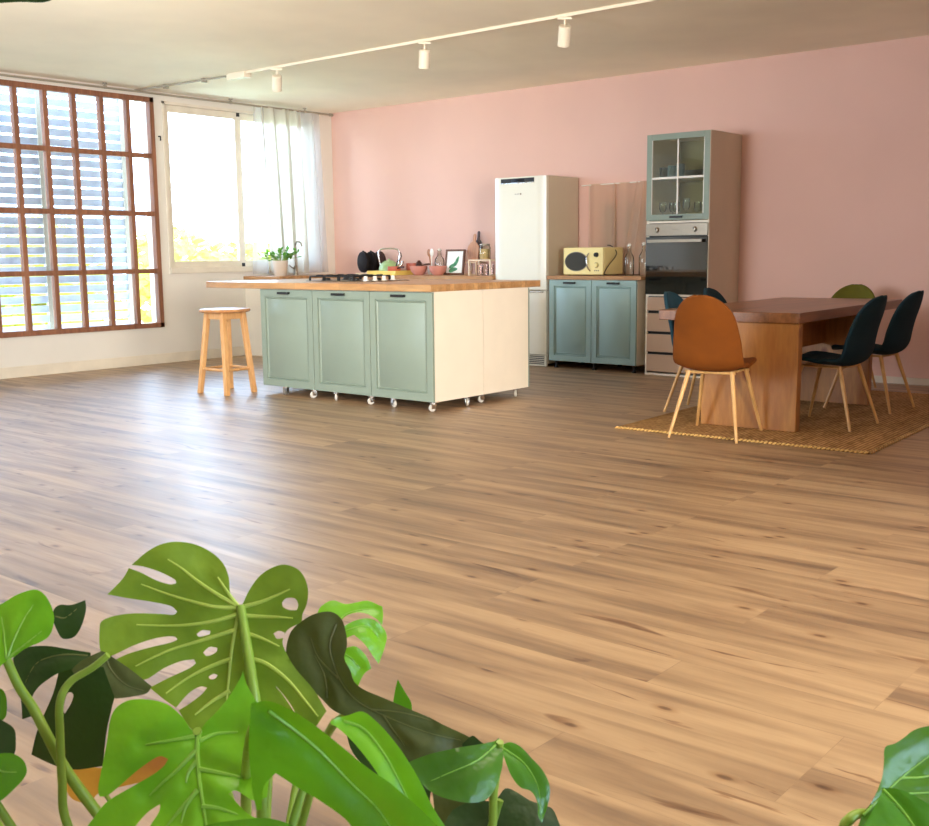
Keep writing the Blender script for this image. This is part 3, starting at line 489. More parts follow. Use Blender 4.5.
# window 2: beige aluminium slider
w2 = win_empty('window_2'); y0, y1, z0, z1 = W2
bm = NB()
box(bm, -0.12, 0.012, y0, y1, z1-0.03, z1); box(bm, -0.12, 0.03, y0, y1, z0-0.04, z0+0.02)
box(bm, -0.12, 0.012, y0, y0+0.03, z0, z1); box(bm, -0.12, 0.012, y1-0.03, y1, z0, z1)
obj('window_frame', bm, M['alu'], w2, bevel=0.003)
for a, b_, xx in ((-2.385, -1.375, -0.045), (-1.395, -0.33, -0.085)):
    bm = NB(); s = 0.07
    box(bm, xx-0.018, xx+0.018, a, a+s, z0+0.02, z1-0.03); box(bm, xx-0.018, xx+0.018, b_-s, b_, z0+0.02, z1-0.03)
    box(bm, xx-0.018, xx+0.018, a+s, b_-s, z0+0.02, z0+0.02+s); box(bm, xx-0.018, xx+0.018, a+s, b_-s, z1-0.03-s, z1-0.03)
    sash = obj('sash', bm, M['alu'], w2, bevel=0.002)
    obj('window_pane', bx(xx-0.003, xx+0.003, a+s, b_-s, z0+0.06, z1-0.07), M['pane'], sash)
    for zz in (z0+0.04, z1-0.05):
        obj('corner_cap', bx(xx+0.018, xx+0.026, b_-0.045, b_-0.005, zz-0.02, zz+0.02), M['black'], sash)
# unseen rear window, added for the direction of the light
for i, (a, b_) in enumerate(RWS):
    w = win_empty('window_%d' % (i+4))
    bm = NB()
    box(bm, a, b_, RY-0.12, RY+0.01, 0.9, 0.95); box(bm, a, b_, RY-0.12, RY+0.01, 2.45, 2.5)
    n = 4
    for k in range(n+1):
        q = a + (b_-a)*k/n; box(bm, max(a, q-0.03), min(b_, q+0.03), RY-0.12, RY+0.01, 0.95, 2.45)
    obj('window_frame', bm, M['alu'], w)
    obj('window_pane', bx(a, b_, RY-0.06, RY-0.054, 0.95, 2.45), M['pane'], w)

w = win_empty('window_5'); bm = NB()  # unseen right-hand window, added to let in side light
box(bm, RX-0.01, RX+0.12, RW[0], RW[1], RW[2], RW[2]+0.05); box(bm, RX-0.01, RX+0.12, RW[0], RW[1], RW[3]-0.05, RW[3])
for k in range(5):
    q = RW[0]+(RW[1]-RW[0])*k/4; box(bm, RX-0.01, RX+0.12, max(RW[0], q-0.03), min(RW[1], q+0.03), RW[2]+0.05, RW[3]-0.05)
obj('window_frame', bm, M['alu'], w)
obj('window_pane', bx(RX+0.05, RX+0.056, RW[0], RW[1], RW[2]+0.05, RW[3]-0.05), M['pane'], w)

# outside shutters: louvred leaves in front of the timber window
def shutter(ya, yb, xx, label, parts=3):
    t = thing('louvre_shutter', label, 'shutter', (xx, ya, 0.05), 0, 'louvred shutters outside the timber window')
    w = yb-ya; hh = 3.35
    for yy, ww in ((0, 0.02), (w-0.05, 0.05)): obj('stile', bx(-0.02, 0.02, yy, yy+ww, 0, hh), M['stile'], t)
    bm = NB(); z = 0.03
    while z < hh-0.06:
        v = [bm.verts.new(p) for p in ((0.008,0.02,z+0.072),(-0.008,0.02,z),(-0.008,w-0.05,z),(0.008,w-0.05,z+0.072))]
        v2 = [bm.verts.new(p.co+Vector((0.006,0,0.003))) for p in v]
        bm.faces.new(v); bm.faces.new(v2[::-1])
        for k in range(4): bm.faces.new((v[k], v[(k+1)%4], v2[(k+1)%4], v2[k]))
        z += 0.098
    obj('louvres', bm, M['slat'], t, smooth=False)
shutter(-4.385, -3.46, -0.55, 'grey louvred shutter outside timber window, middle of the three, bright stile near second column')
shutter(-3.47, -2.55, -0.50, 'grey louvred shutter outside timber window, beside the open white strip at right')
shutter(-5.32, -4.395, -0.50, 'grey louvred shutter outside timber window, the one cut by the left picture edge')

# curtain pole along the left wall
pole = thing('curtain_pole', 'long thin grey curtain pole running above both windows on left wall', 'curtain pole', (0.12, -0.115, 2.775))
obj('rod', tube(NB(), [(0,0,0),(0,-5.9,-0.01)], 0.0105), M['pipe'], pole)
obj('end_cap', tube(NB(), [(0,0.02,0),(0,-0.025,0)], 0.018), M['pipe'], pole)
for yy in (-0.42, -1.49, -3.02, -4.6):
    bm = NB(); tube(bm, [(0,yy,-0.014),(0,yy,0.03)], 0.009); tube(bm, [(0,yy,0.028),(0,yy,0.040)], 0.022); tube(bm, [(0,yy-0.012,0),(0,yy+0.012,0)], 0.017)
    obj('bracket', bm, M['pipe'], pole)

def cloth(width, height, nf, amp, gather_top=1.0, gather_bot=1.0, shift=0.0, seed=1, seg=160, rows=30):
    r = random.Random(seed); ph = [r.uniform(0, 6.28) for _ in range(6)]
    bm = NB(); g = []
    for j in range(rows+1):
        v = j/rows; row = []
        wsc = gather_top*(1-v) + gather_bot*v
        for i in range(seg+1):
            u = i/seg
            a = amp*(0.55+0.45*v)
            off = a*(math.sin(u*nf*2*PI+ph[0]+0.5*v) + 0.45*math.sin(u*nf*0.43*2*PI+ph[1]+v) + 0.3*math.sin(u*nf*2.2*2*PI+ph[2]))
            uu = u + 0.35/nf*math.sin(u*nf*2*PI*0.5+ph[3])
            row.append(bm.verts.new((off, uu*width*wsc + shift*v, -v*height)))
        g.append(row)
    for j in range(rows):
        for i in range(seg): bm.faces.new((g[j][i], g[j][i+1], g[j+1][i+1], g[j+1][i]))
    return bm
cu = thing('window_curtain', 'white sheer curtain bunched at right of the bright window', 'curtain', (0.12, -1.17, 2.77))
obj_raw('gathered_panel', cloth(0.56, 1.85, 6, 0.045, 1.0, 0.86, 0.10, 3), M['curtain'], cu, sharp=80)
thin = sheer('thin white voile', (250,250,252), 0.55, 0.4)
obj_raw('flat_panel', cloth(0.30, 1.85, 2, 0.012, 1.0, 1.15, 0.05, 5), thin, cu, loc=(0.0, 0.58, 0), sharp=80)
obj_raw('flat_panel', cloth(0.14, 1.85, 1.5, 0.010, 1.0, 1.6, -0.08, 9), thin, cu, loc=(0.0, -0.10, 0), sharp=80)
tag(obj('wall_hook', tube(NB(), [(0,0,0),(0.03,0,0),(0.036,0,-0.03),(0.03,0,-0.045)], 0.007, 8), M['black'], loc=(0,-2.465,2.36)),
    'tiny black hook on the white wall strip between the two windows', 'hook')

# ------------------------------------------------------------------ ceiling track and spots
tr = thing('ceiling_track', 'long thin pale track and conduit running across the ceiling', 'light track', (0, -2.62, H))
bm = NB(); box(bm, 1.62, 9.5, -0.014, 0.014, -0.022, 0)
obj('rail', bm, M['track'], tr, bevel=0.002)
obj('conduit', tube(NB(), [(0.0,-0.1,-0.016),(0.8,-0.04,-0.016),(1.5,0,-0.016)], 0.010), M['pipe'], tr)
for q in (0.45, 1.03): obj('clip', bx(q-0.016, q+0.016, -0.09+q*0.05, -0.04+q*0.05, -0.038, 0), M['pipe'], tr)
obj('junction_box', bx(1.40, 1.66, -0.04, 0.045, -0.055, 0), M['track'], tr, bevel=0.004)
def spot(x, label, tilt, az):
    t = thing('track_spotlight', label, 'spotlight', (x, -2.62, H-0.022), az, 'white spotlights on the ceiling track')
    obj('adapter', bx(-0.05, 0.05, -0.017, 0.017, -0.018, 0.0), M['track'], t, bevel=0.003)
    obj('stem', tube(NB(), [(0,0,-0.01),(0,0,-0.065)], 0.007), M['track'], t)
    h = obj('head', lathe(NB(), [(0,0.02),(0.038,0.02),(0.044,0.014),(0.044,-0.122),(0.040,-0.122),(0.038,-0.098),(0,-0.098)], seg=28), M['track'], t, loc=(0,0,-0.078), rot=(tilt,0,0))
    obj('lens', lathe(NB(), [(0,-0.100),(0.02,-0.110),(0.037,-0.102)], seg=24), M['chrome'], h)
spot(2.07, 'white ceiling track spotlight nearest the windows, tilted sideways', 0.55, 0.9)
spot(3.86, 'white ceiling track spotlight in the middle of the three, above the island', 0.30, 0.9)
spot(5.21, 'white ceiling track spotlight furthest right, lens facing the camera', 0.50, 0.75)

# ------------------------------------------------------------------ joinery
def ring_panel(w, h, th=0.02, rings=((0.056,0),(0.0575,-0.012),(0.062,-0.012),(0.070,-0.004),(0.076,-0.012),(0.079,-0.010)), bm=None):
    """front panel in x (0..w), z (0..h); front face at y=0 towards -y, body to y=+th"""
    bm = bm or NB()
    def R(i, d): return [bm.verts.new(p) for p in ((i,-d,i),(w-i,-d,i),(w-i,-d,h-i),(i,-d,h-i))]
    back = [bm.verts.new(p) for p in ((0,th,0),(w,th,0),(w,th,h),(0,th,h))]
    prev = R(0, -0.002); 
    for k in range(4): bm.faces.new((back[k], back[(k+1)%4], prev[(k+1)%4], prev[k]))
    bm.faces.new(back)
    cur = R(0.002, 0)
    for k in range(4): bm.faces.new((prev[k], prev[(k+1)%4], cur[(k+1)%4], cur[k]))
    prev = cur
    for i, d in rings:
        cur = R(i, d)
        for k in range(4): bm.faces.new((prev[k], prev[(k+1)%4], cur[(k+1)%4], cur[k]))
        prev = cur
    bm.faces.new(prev)
    return bm

def bar_handle(w=0.13):
    bm = NB()
    box(bm, -w/2, w/2, -0.026, -0.016, -0.006, 0.010)
    for s in (-1, 1): box(bm, s*(w/2-0.01)-0.006, s*(w/2-0.01)+0.006, -0.02, 0.0, -0.004, 0.006)
    box(bm, -w/2, w/2, -0.022, -0.0, 0.008, 0.012)
    return bm

def carcass(bm, w, d, h, t=0.018, front=0.022):
    box(bm, 0, t, front, d, 0, h); box(bm, w-t, w, front, d, 0, h)
    box(bm, t, w-t, front, d, 0, t); box(bm, t, w-t, front, d, h-t, h); box(bm, t, w-t, d-0.01, d, t, h-t)
    return bm

def caster(t, x, y, r, z, a, m):
    c = obj('caster', tube(NB(), [(0,0,z),(0,0,z-0.012)], 0.024, 14), M['chrome'], t, loc=(x,y,0), rot=(0,0,a))
    bm = NB(); 
    for s in (-1, 1):
        box(bm, s*0.014-0.0015, s*0.014+0.0015, -0.022, 0.014, r-0.006, z-0.01)
    obj('fork', bm, M['chrome'], c)
    bm = NB(); lathe(bm, [(0,-0.011),(r*0.45,-0.011),(r*0.5,-0.008),(r*0.85,-0.009),(r,-0.006),(r,0.006),(r*0.85,0.009),(r*0.5,0.008),(r*0.45,0.011),(0,0.011)], (0,-0.012,r), 24, 'x')
    obj('wheel', bm, m, c)

IZ0, IZ1 = 0.068, 0.857
def island_cab(name, x0, w, y0, d, face, label, wheels):
    t = thing(name, label, 'cabinet', (x0, y0, 0), 0, 'island cabinets on casters')
    hh = IZ1-IZ0
    if face < 0:
        obj('carcass', carcass(NB(), w, d, hh), M['carcass'], t, loc=(0,0,IZ0))
        dd = obj('door', ring_panel(w-0.004, hh-0.006), M['sage'], t, loc=(0.002,0,IZ0+0.001))
        obj('handle', bar_handle(), M['black'], dd, loc=(w*0.5-0.01, 0, hh-0.036))
    else:
        obj('carcass', carcass(NB(), w, d, hh), M['carcass'], t, loc=(w,d,IZ0), rot=(0,0,PI))
        dd = obj('door', ring_panel(w-0.004, hh-0.006), M['sage'], t, loc=(w-0.002,d,IZ0+0.001), rot=(0,0,PI))
        obj('handle', bar_handle(), M['black'], dd, loc=(w*0.5, 0, hh-0.036))
    for (wx, wy, a, mt) in wheels: caster(t, wx, wy, 0.026, IZ0, a, M[mt])
wd = 0.625
names = ['sage green island cabinet nearest the wooden stool, at the left end of the island',
         'sage green island cabinet in the middle of the front row under the hob',
         'sage green island cabinet at the right front corner with plain cream side']
WX = [(0.25, 0.585), (0.21, 0.60), (0.20, 0.598)]
for i in range(3):
    ws = [(WX[i][0], 0.03, 0.3+i*0.5, 'tyre' if i == 0 else 'clear_wheel'), (WX[i][1], 0.035 if i < 2 else 0.03, -0.4, 'clear_wheel'), (0.05, 0.42, 0.6, 'tyre'), (wd-0.035, 0.41, 0.9, 'clear_wheel')]
    island_cab('island_cabinet', 2.86+i*wd, wd-0.001, -3.56, 0.57, -1, names[i], ws)
names = ['cream backed island cabinet hidden behind the left sage cabinet', 'cream backed island cabinet hidden behind the middle sage cabinet',
         'cream sided cabinet at the far right corner of the island, facing the wall']
for i in range(3):
    ws = [(0.05, 0.05, 0.3, 'tyre'), (wd-0.05, 0.04, -0.4, 'clear_wheel'), (0.05, 0.53, 0.6, 'tyre'), (wd-0.04, 0.45, 0.5, 'clear_wheel')]
    island_cab('island_cabinet', 2.86+i*wd, wd-0.001, -2.985, 0.585, 1, names[i], ws)
bm = NB(); box(bm, 2.185, 4.745, -3.585, -2.27, 0.8575, 0.908)
tag(obj('island_worktop', bm, M['worktop'], bevel=0.003), 'long beech island worktop overhanging above the stool', 'worktop')

# hob
hob = thing('gas_hob', 'steel gas hob with black pan supports and pale knobs on the island', 'hob', (3.35, -2.93, 0.908), 0)
obj('hob_plate', bx(-0.36, 0.36, -0.25, 0.25, 0, 0.006), M['steel'], hob, bevel=0.003)
for (bx_, by_) in ((-0.24,-0.12),(-0.24,0.12),(0.0,0.0),(0.19,-0.12),(0.19,0.13)):
    bm = lathe(NB(), [(0,0.026),(0.028,0.026),(0.034,0.02),(0.034,0.012),(0.045,0.010),(0.05,0.006)], (bx_*0.8-0.05,by_,0), 20)
    obj('burner', bm, M['black'], hob)
for k in range(3):
    bm = NB(); x = -0.345+0.175*k; w_ = 0.165
    for yy in (-0.21, 0.21): box(bm, x, x+w_, yy-0.006, yy+0.006, 0.034, 0.046)
    for xx in (x, x+w_): box(bm, xx-0.006, xx+0.006, -0.21, 0.21, 0.034, 0.046)
    for yy in (-0.12, 0.12):
        box(bm, x, x+w_*0.36, yy-0.005, yy+0.005, 0.036, 0.052); box(bm, x+w_*0.64, x+w_, yy-0.005, yy+0.005, 0.036, 0.052)
        box(bm, x+w_/2-0.005, x+w_/2+0.005, yy-0.09, yy-0.035, 0.036, 0.052); box(bm, x+w_/2-0.005, x+w_/2+0.005, yy+0.035, yy+0.09, 0.036, 0.052)
    for xx in (x, x+w_):
        for yy in (-0.21, 0.21): box(bm, xx-0.007, xx+0.007, yy-0.007, yy+0.007, 0.005, 0.036)
    obj('pan_support', bm, M['black'], hob)
for k in range(4):
    obj('knob', lathe(NB(), [(0.024,0.006),(0.024,0.012),(0.018,0.014),(0.016,0.042),(0,0.044)], (0.27,-0.17+k*0.105,0), 20), M['white'], hob)

# stool
st = thing('wooden_stool', 'round topped birch bar stool standing beside the island overhang', 'stool', (2.575, -3.70, 0), 0.0)
obj('seat', lathe(NB(), [(0,0.667),(0.19,0.667),(0.205,0.673),(0.208,0.683),(0.202,0.692),(0,0.692)], seg=40), M['stool_top'], st)
fl = [(-0.155,-0.165),(0.185,-0.155),(0.165,0.14),(-0.19,0.175)]
topp = [(-0.10,-0.10),(0.10,-0.10),(0.10,0.10),(-0.10,0.10)]
def sqleg(bm, a, b_, r0, r1):
    a, b_ = Vector(a), Vector(b_)
    va = [bm.verts.new(a+Vector(p)*r0) for p in ((-1,-1,0),(1,-1,0),(1,1,0),(-1,1,0))]
    vb = [bm.verts.new(b_+Vector(p)*r1) for p in ((-1,-1,0),(1,-1,0),(1,1,0),(-1,1,0))]
    for k in range(4): bm.faces.new((va[k], va[(k+1)%4], vb[(k+1)%4], vb[k]))
    bm.faces.new(va[::-1]); bm.faces.new(vb)
    return bm
for f_, t_ in zip(fl, topp): obj('leg', sqleg(NB(), (*f_, 0), (*t_, 0.667), 0.019, 0.021), M['stool'], st, bevel=0.003)
def mid(i, z): q = z/0.667; return [fl[i][k]*(1-q)+topp[i][k]*q for k in (0,1)]
for i in range(4):
    zz = 0.20
    a, b_ = mid(i, zz), mid((i+1)%4, zz)
    obj('stretcher', tube(NB(), [(*a, zz), (*b_, zz)], 0.0125, 4), M['stool'], st, bevel=0.002)
    a, b_ = mid(i, 0.638), mid((i+1)%4, 0.638)
    bm = NB(); d = (Vector(b_)-Vector(a)).normalized(); n_ = Vector((-d.y, d.x))*0.009
    vs = []
    for zq in (0.612, 0.667):
        vs.append([bm.verts.new((*(Vector(p)+s*n_), zq)) for p, s in ((a,-1),(b_,-1),(b_,1),(a,1))])
    for k in range(4): bm.faces.new((vs[0][k], vs[0][(k+1)%4], vs[1][(k+1)%4], vs[1][k]))
    bm.faces.new(vs[0][::-1]); bm.faces.new(vs[1])
    obj('apron', bm, M['stool'], st)

# ------------------------------------------------------------------ counters along the walls
WT = 0.895
def base_cab(x0, w, depth, y0, label, n=1, mat='sage_blue', rotz=0, z0=0.075, h=0.785, group='base cabinets along the walls', legs=True):
    t = thing('base_cabinet', label, 'cabinet', (x0, y0, 0), rotz, group)
    obj('carcass', carcass(NB(), w, depth, h), M['carcass'], t, loc=(0,0,z0))
    for k in range(n):
        ww = w/n
        dd = obj('door', ring_panel(ww-0.005, h-0.006), M[mat], t, loc=(k*ww+0.0025,0,z0+0.002))
        obj('handle', bar_handle(), M['black'], dd, loc=(ww*0.5, 0, h-0.036))
    for xx in (0.05, w/2 if n > 1 else None, w-0.05):
        if xx is None: continue
        for yy in (0.06, depth-0.06):
            obj('foot', lathe(NB(), [(0,0),(0.022,0),(0.022,0.01),(0.013,0.016),(0.013,z0-0.012),(0.026,z0-0.008),(0.026,z0)], (xx,yy,0), 14), M['black'], t)
    return t
base_cab(3.642, 0.985, 0.585, -0.60, 'two door sage blue base cabinet under the microwave', 2, z0=0.072, h=0.793)
tag(obj('microwave_worktop', bx(3.63, 4.685, -0.62, -0.001, 0.8665, 0.902), M['worktop2'], bevel=0.003), 'short beech worktop under the cream microwave', 'worktop')
for k in range(3):
    base_cab(0.62+k*0.78, 0.778, 0.56, -0.58, ['sage base cabinet on the far wall, in the corner behind the island', 'sage base cabinet on the far wall, middle one behind the island', 'sage base cabinet on the far wall, next to the fridge'][k], 2, 'sage', z0=0.072, h=0.785)
# leg of the L under the window: faces +x
base_cab(0.58, 0.78, 0.57, -1.395, 'white sided base cabinet under the bright window behind the stool', 2, 'sage', PI/2, z0=0.072, h=0.785)
tag(obj('end_panel', bx(0.002, 0.60, -1.412, -1.396, 0, 0.857), M['carcass']), 'plain cream end panel on the cabinet run below the bright window', 'panel')
bm = NB()
pts = [(0.001,-1.43),(0.62,-1.43),(0.62,-0.62),(2.955,-0.62),(2.955,-0.001),(0.001,-0.001)]
lo = [bm.verts.new((*q, 0.858)) for q in pts]; hi = [bm.verts.new((*q, WT)) for q in pts]
bm.faces.new(lo[::-1]); bm.faces.new(hi)
for k in range(6): bm.faces.new((lo[k], lo[(k+1)%6], hi[(k+1)%6], hi[k]))
tag(obj('corner_worktop', bm, M['worktop2'], bevel=0.003), 'L shaped beech worktop along the corner behind the island', 'worktop')

# faucet
fc = thing('kitchen_faucet', 'tall slim dark chrome tap beside the potted herb', 'tap', (0.20, -0.82, WT), 0)
obj('body', lathe(NB(), [(0,0),(0.028,0),(0.028,0.012),(0.02,0.02),(0.02,0.10),(0.014,0.11),(0.012,0.115),(0,0.115)], seg=20), M['steel'], fc)
obj('spout', tube(NB(), smooth_path([(0,0,0.10),(0,0,0.30),(0.01,0,0.365),(0.05,0,0.385),(0.10,0,0.37),(0.115,0,0.33)], 4), 0.010), M['steel'], fc)
obj('lever', tube(NB(), [(0,0,0.07),(0.0,-0.06,0.09),(0.0,-0.10,0.12)], [0.009,0.007,0.006]), M['steel'], fc)

# potted herb
hp = thing('potted_herb', 'small leafy green plant in a pale tapered pot beside the tap', 'plant', (0.42, -1.24, WT), 0)
obj('pot', lathe(NB(), [(0,0),(0.062,0),(0.066,0.004),(0.088,0.165),(0.090,0.172),(0.084,0.172),(0.080,0.15),(0,0.15)], seg=30), M['pot'], hp)
obj('soil', lathe(NB(), [(0,0.158),(0.081,0.155)], seg=24), M['soil'], hp)
bm = NB(); sm = NB(); rr = random.Random(4)
for i in range(34):
    a = rr.uniform(0, 2*PI); e = rr.uniform(0.15, 1.2); L_ = rr.uniform(0.08, 0.17)
    if i % 3 == 0: a = rr.choice((3.9, 0.7)) + rr.uniform(-0.4, 0.4); e = rr.uniform(0.2, 0.7); L_ = rr.uniform(0.12, 0.21)
    d = Vector((math.cos(a)*math.cos(e), math.sin(a)*math.cos(e), math.sin(e)))
    base_ = Vector((math.cos(a)*0.03, math.sin(a)*0.03, 0.158)); tip = base_ + d*L_
    tube(sm, [base_, base_+d*L_*0.5+Vector((0,0,0.01)), tip], 0.0022, 5)
    for q in range(3):
        c = base_ + d*L_*(0.5+0.25*q); dr = (d + Vector((rr.uniform(-1,1), rr.uniform(-1,1), rr.uniform(-.4,.6)))*0.9).normalized()
        s_ = rr.uniform(0.042, 0.062); side = dr.cross(Vector((rr.uniform(-.3,.3),rr.uniform(-.3,.3),1))).normalized()
        up = side.cross(dr)
        P_ = [c, c+dr*s_*0.3+side*s_*0.33, c+dr*s_*0.7+side*s_*0.33, c+dr*s_*1.1-up*s_*0.15, c+dr*s_*0.7-side*s_*0.33, c+dr*s_*0.3-side*s_*0.33]
        vv = [bm.verts.new(p) for p in P_]; cc = bm.verts.new(c+dr*s_*0.5-up*s_*0.10)
        for k in range(6): bm.faces.new((vv[k], vv[(k+1)%6], cc))
obj_raw('foliage', bm, M['herb'], hp); obj('stems', sm, M['petiole'], hp)

# ------------------------------------------------------------------ things on the back worktop
def top(name, label, cat, x, y, z=WT, rz=0, group=None): return thing(name, label, cat, (x, y, z), rz, group)
def plate_on_edge(x, y, mat, label, r=0.122, rz=0.5):
    t = top('round_pan', label, 'pan', x, y, WT+0.022, rz, 'black round pans standing on edge')
    bm = lathe(NB(), [(0,-0.012),(r*0.9,-0.012),(r*0.97,-0.008),(r,0.022),(r-0.005,0.024),(r*0.92,-0.004),(0,-0.004)], (0,0,r), 48, 'y')
    obj('pan_body', bm, M[mat], t)
    obj('handle', bx(-0.012, 0.012, 0.0, 0.016, 2*r-0.006, 2*r+0.008), M[mat], t, bevel=0.002)
# measured: seen edge-leaning towards the camera
plate_on_edge(0.825, -0.345, 'iron', 'black round pan standing on edge, left one nearest the window', rz=-0.28)
plate_on_edge(0.895, -0.29, 'iron', 'black round pan standing on edge, middle one of the row', rz=-0.28)
plate_on_edge(0.975, -0.235, 'iron_brown', 'dark brown round pan standing on edge beside the kettle', rz=-0.20)
rk = top('pan_rack', 'low wooden rack holding the upright round pans', 'rack', 0.92, -0.29)
obj('base', bx(-0.15, 0.17, -0.12, 0.13, 0, 0.010), M['riser'], rk)
for k in range(4): obj('rail', bx(-0.15, 0.17, -0.12+k*0.077, -0.108+k*0.077, 0.010, 0.021), M['riser'], rk)

ty = top('serving_tray', 'pale yellow rectangular tray under the mint kettle', 'tray', 1.34, -0.42)
bm = NB(); box(bm, -0.22, 0.22, -0.155, 0.155, 0, 0.008)
box(bm, -0.22, 0.22, -0.155, -0.145, 0.008, 0.048); box(bm, -0.22, 0.22, 0.145, 0.155, 0.008, 0.048)
box(bm, -0.22, -0.21, -0.145, 0.145, 0.008, 0.048); box(bm, 0.21, 0.22, -0.145, 0.145, 0.008, 0.048)
obj('tray_body', bm, M['yellow'], ty, bevel=0.002)
kt = top('kettle', 'mint green whistling kettle with tall chrome handle on yellow tray', 'kettle', 1.285, -0.385, WT+0.008, 0.65)
obj('body', lathe(NB(), [(0,0),(0.110,0),(0.120,0.02),(0.119,0.065),(0.102,0.11),(0.065,0.140),(0,0.145)], seg=36), M['mint'], kt)
obj('lid', lathe(NB(), [(0.06,0.141),(0.05,0.150),(0.016,0.154),(0.016,0.164),(0.009,0.172),(0,0.173)], seg=24), M['mint'], kt)
obj('spout', tube(NB(), [(0.09,0,0.06),(0.135,0,0.10),(0.155,0,0.145)], [0.026,0.018,0.013], 14), M['chrome'], kt)
obj('handle', tube(NB(), smooth_path([(-0.10,0,0.10),(-0.118,0,0.19),(-0.112,0,0.262),(-0.06,0,0.285),(0.06,0,0.285),(0.112,0,0.262),(0.118,0,0.19),(0.10,0,0.10)], 6), 0.010), M['chrome'], kt)
def pot_(x, y, r, h, label, z, mat='terracotta'):
    t = top('saucepan', label, 'pot', x, y, z, -0.25 if y < -0.4 else 0.6, 'terracotta red pots beside the kettle')
    obj('pot_body', lathe(NB(), [(0,0),(r*0.9,0),(r,0.01),(r,h),(r+0.004,h+0.003),(r-0.004,h+0.003),(r-0.006,0.012),(0,0.012)], seg=30), M[mat], t)
    obj('handle', tube(NB(), [(r-0.003,0,h*0.8),(r+0.05,0,h*0.9),(r+0.12,0,h*0.95)], [0.008,0.009,0.011]), M['brown'], t)
pot_(1.46, -0.49, 0.072, 0.085, 'small terracotta red saucepan on the right end of yellow tray', WT+0.008)
pot_(1.49, -0.20, 0.085, 0.125, 'terracotta red saucepan behind the left pink bowl', WT)
def bowl(x, y, r, h, label):
    t = top('mixing_bowl', label, 'bowl', x, y, WT, 0, 'dusty pink mixing bowls')
    obj('bowl_body', lathe(NB(), [(0,0.004),(r*0.45,0.0),(r*0.5,0.005),(r*0.8,h*0.35),(r*0.97,h*0.75),(r,h),(r-0.006,h),(r*0.92,h*0.75),(r*0.74,h*0.36),(r*0.3,0.014),(0,0.012)], seg=36), M['pinkbowl'], t)
bowl(1.79, -0.45, 0.098, 0.10, 'dusty pink mixing bowl beside the yellow tray')
bowl(2.07, -0.45, 0.10, 0.10, 'dusty pink mixing bowl in front of the glass bottle')
cn = top('pine_cone', 'dark brown round pine cone resting in the left pink bowl', 'pine cone', 1.78, -0.43, WT+0.055)
bm = NB(); 
for k in range(7):
    rk_ = 0.052*math.sin(PI*(k+0.8)/8); lathe(bm, [(rk_*0.3,k*0.015),(rk_,k*0.015+0.010),(rk_*0.5,k*0.015+0.014)], seg=14)
obj('scales', bm, M['brown'], cn); obj('core', lathe(NB(), [(0,0),(0.03,0.01),(0.035,0.05),(0.02,0.09),(0,0.11)], seg=14), M['brown'], cn)
ws = top('wire_whisk', 'dark wire whisk sticking up behind the kettle', 'whisk', 1.475, -0.49, WT+0.055)
ws.rotation_euler = (0.0, 0.38, 0.0)
bm = NB()
for k in range(5):
    a = k*PI/5; pts_ = []
    for q in range(13):
        t_ = q/12*2*PI; rr_ = 0.032*math.sin(t_/2); pts_.append((math.cos(a)*rr_*(1 if q<6 else 1), math.sin(a)*rr_, 0.11+0.05*(1-math.cos(t_/2))))
    tube(bm, pts_, 0.002, 5)
obj('wires', bm, M['black'], ws); obj('handle', tube(NB(), [(0,0,-0.03),(0,0,0.115)], 0.007), M['black'], ws)
cr_ = top('utensil_jar', 'narrow white jar holding a wooden spoon between the pink bowls', 'jar', 1.79, -0.24)
obj('jar_body', lathe(NB(), [(0,0),(0.034,0),(0.040,0.01),(0.040,0.10),(0.036,0.10),(0.034,0.012),(0,0.012)], seg=24), M['white'], cr_)
def spoon(x, y, lean, label, mt):
    t = top('wooden_spoon', label, 'spoon', x, y, WT+0.02)
    t.rotation_euler = (lean[0], lean[1], 0)
    obj('handle', tube(NB(), [(0,0,0),(0,0,0.19)], [0.006,0.007]), M[mt], t)
    bm = NB(); lathe(bm, [(0,0.18),(0.018,0.19),(0.028,0.215),(0.026,0.245),(0.012,0.265),(0,0.268)], seg=18)
    for v in bm.verts: v.co.y *= 0.35
    obj('spoon_bowl', bm, M[mt], t)
spoon(1.795, -0.24, (-0.05, -0.20), 'brown wooden spoon leaning left out of the white jar', 'spoon')
spoon(1.785, -0.235, (0.05, 0.10), 'white handled spoon leaning right out of the white jar', 'white')
def bottle(name, x, y, z, r, h, label, grp=None):
    t = top(name, label, 'bottle', x, y, z, 0, grp)
    obj('glass_body', lathe(NB(), [(0,0.002),(r*0.9,0),(r,0.01),(r,h*0.55),(r*0.9,h*0.64),(r*0.38,h*0.78),(r*0.34,h*0.96),(r*0.42,h*0.97),(r*0.42,h)], seg=28), M['glass'], t)
    obj('stopper', lathe(NB(), [(0,h*0.97),(r*0.3,h*0.97),(r*0.34,h*1.03),(r*0.2,h*1.06),(0,h*1.065)], seg=16), M['white'], t)
bottle('glass_bottle', 1.87, -0.19, WT, 0.055, 0.27, 'clear glass bottle standing against the pink wall behind the right bowl')
pf = top('picture_frame', 'small brown framed picture of a green leaf leaning on the worktop', 'picture frame', 2.065, -0.335, WT+0.002, 0.12)
fr = NB(); w_, h_, s_ = 0.245, 0.275, 0.020
box(fr, 0, w_, -0.010, 0.010, 0, s_); box(fr, 0, w_, -0.010, 0.010, h_-s_, h_); box(fr, 0, s_, -0.010, 0.010, s_, h_-s_); box(fr, w_-s_, w_, -0.010, 0.010, s_, h_-s_)
TL = (-0.16, 0, 0)
obj('frame_border', fr, M['frame_wood'], pf, bevel=0.001, rot=TL)
ppr = obj('print', bx(s_, w_-s_, -0.003, 0.006, s_, h_-s_), M['paper'], pf, rot=TL)
bm = NB()
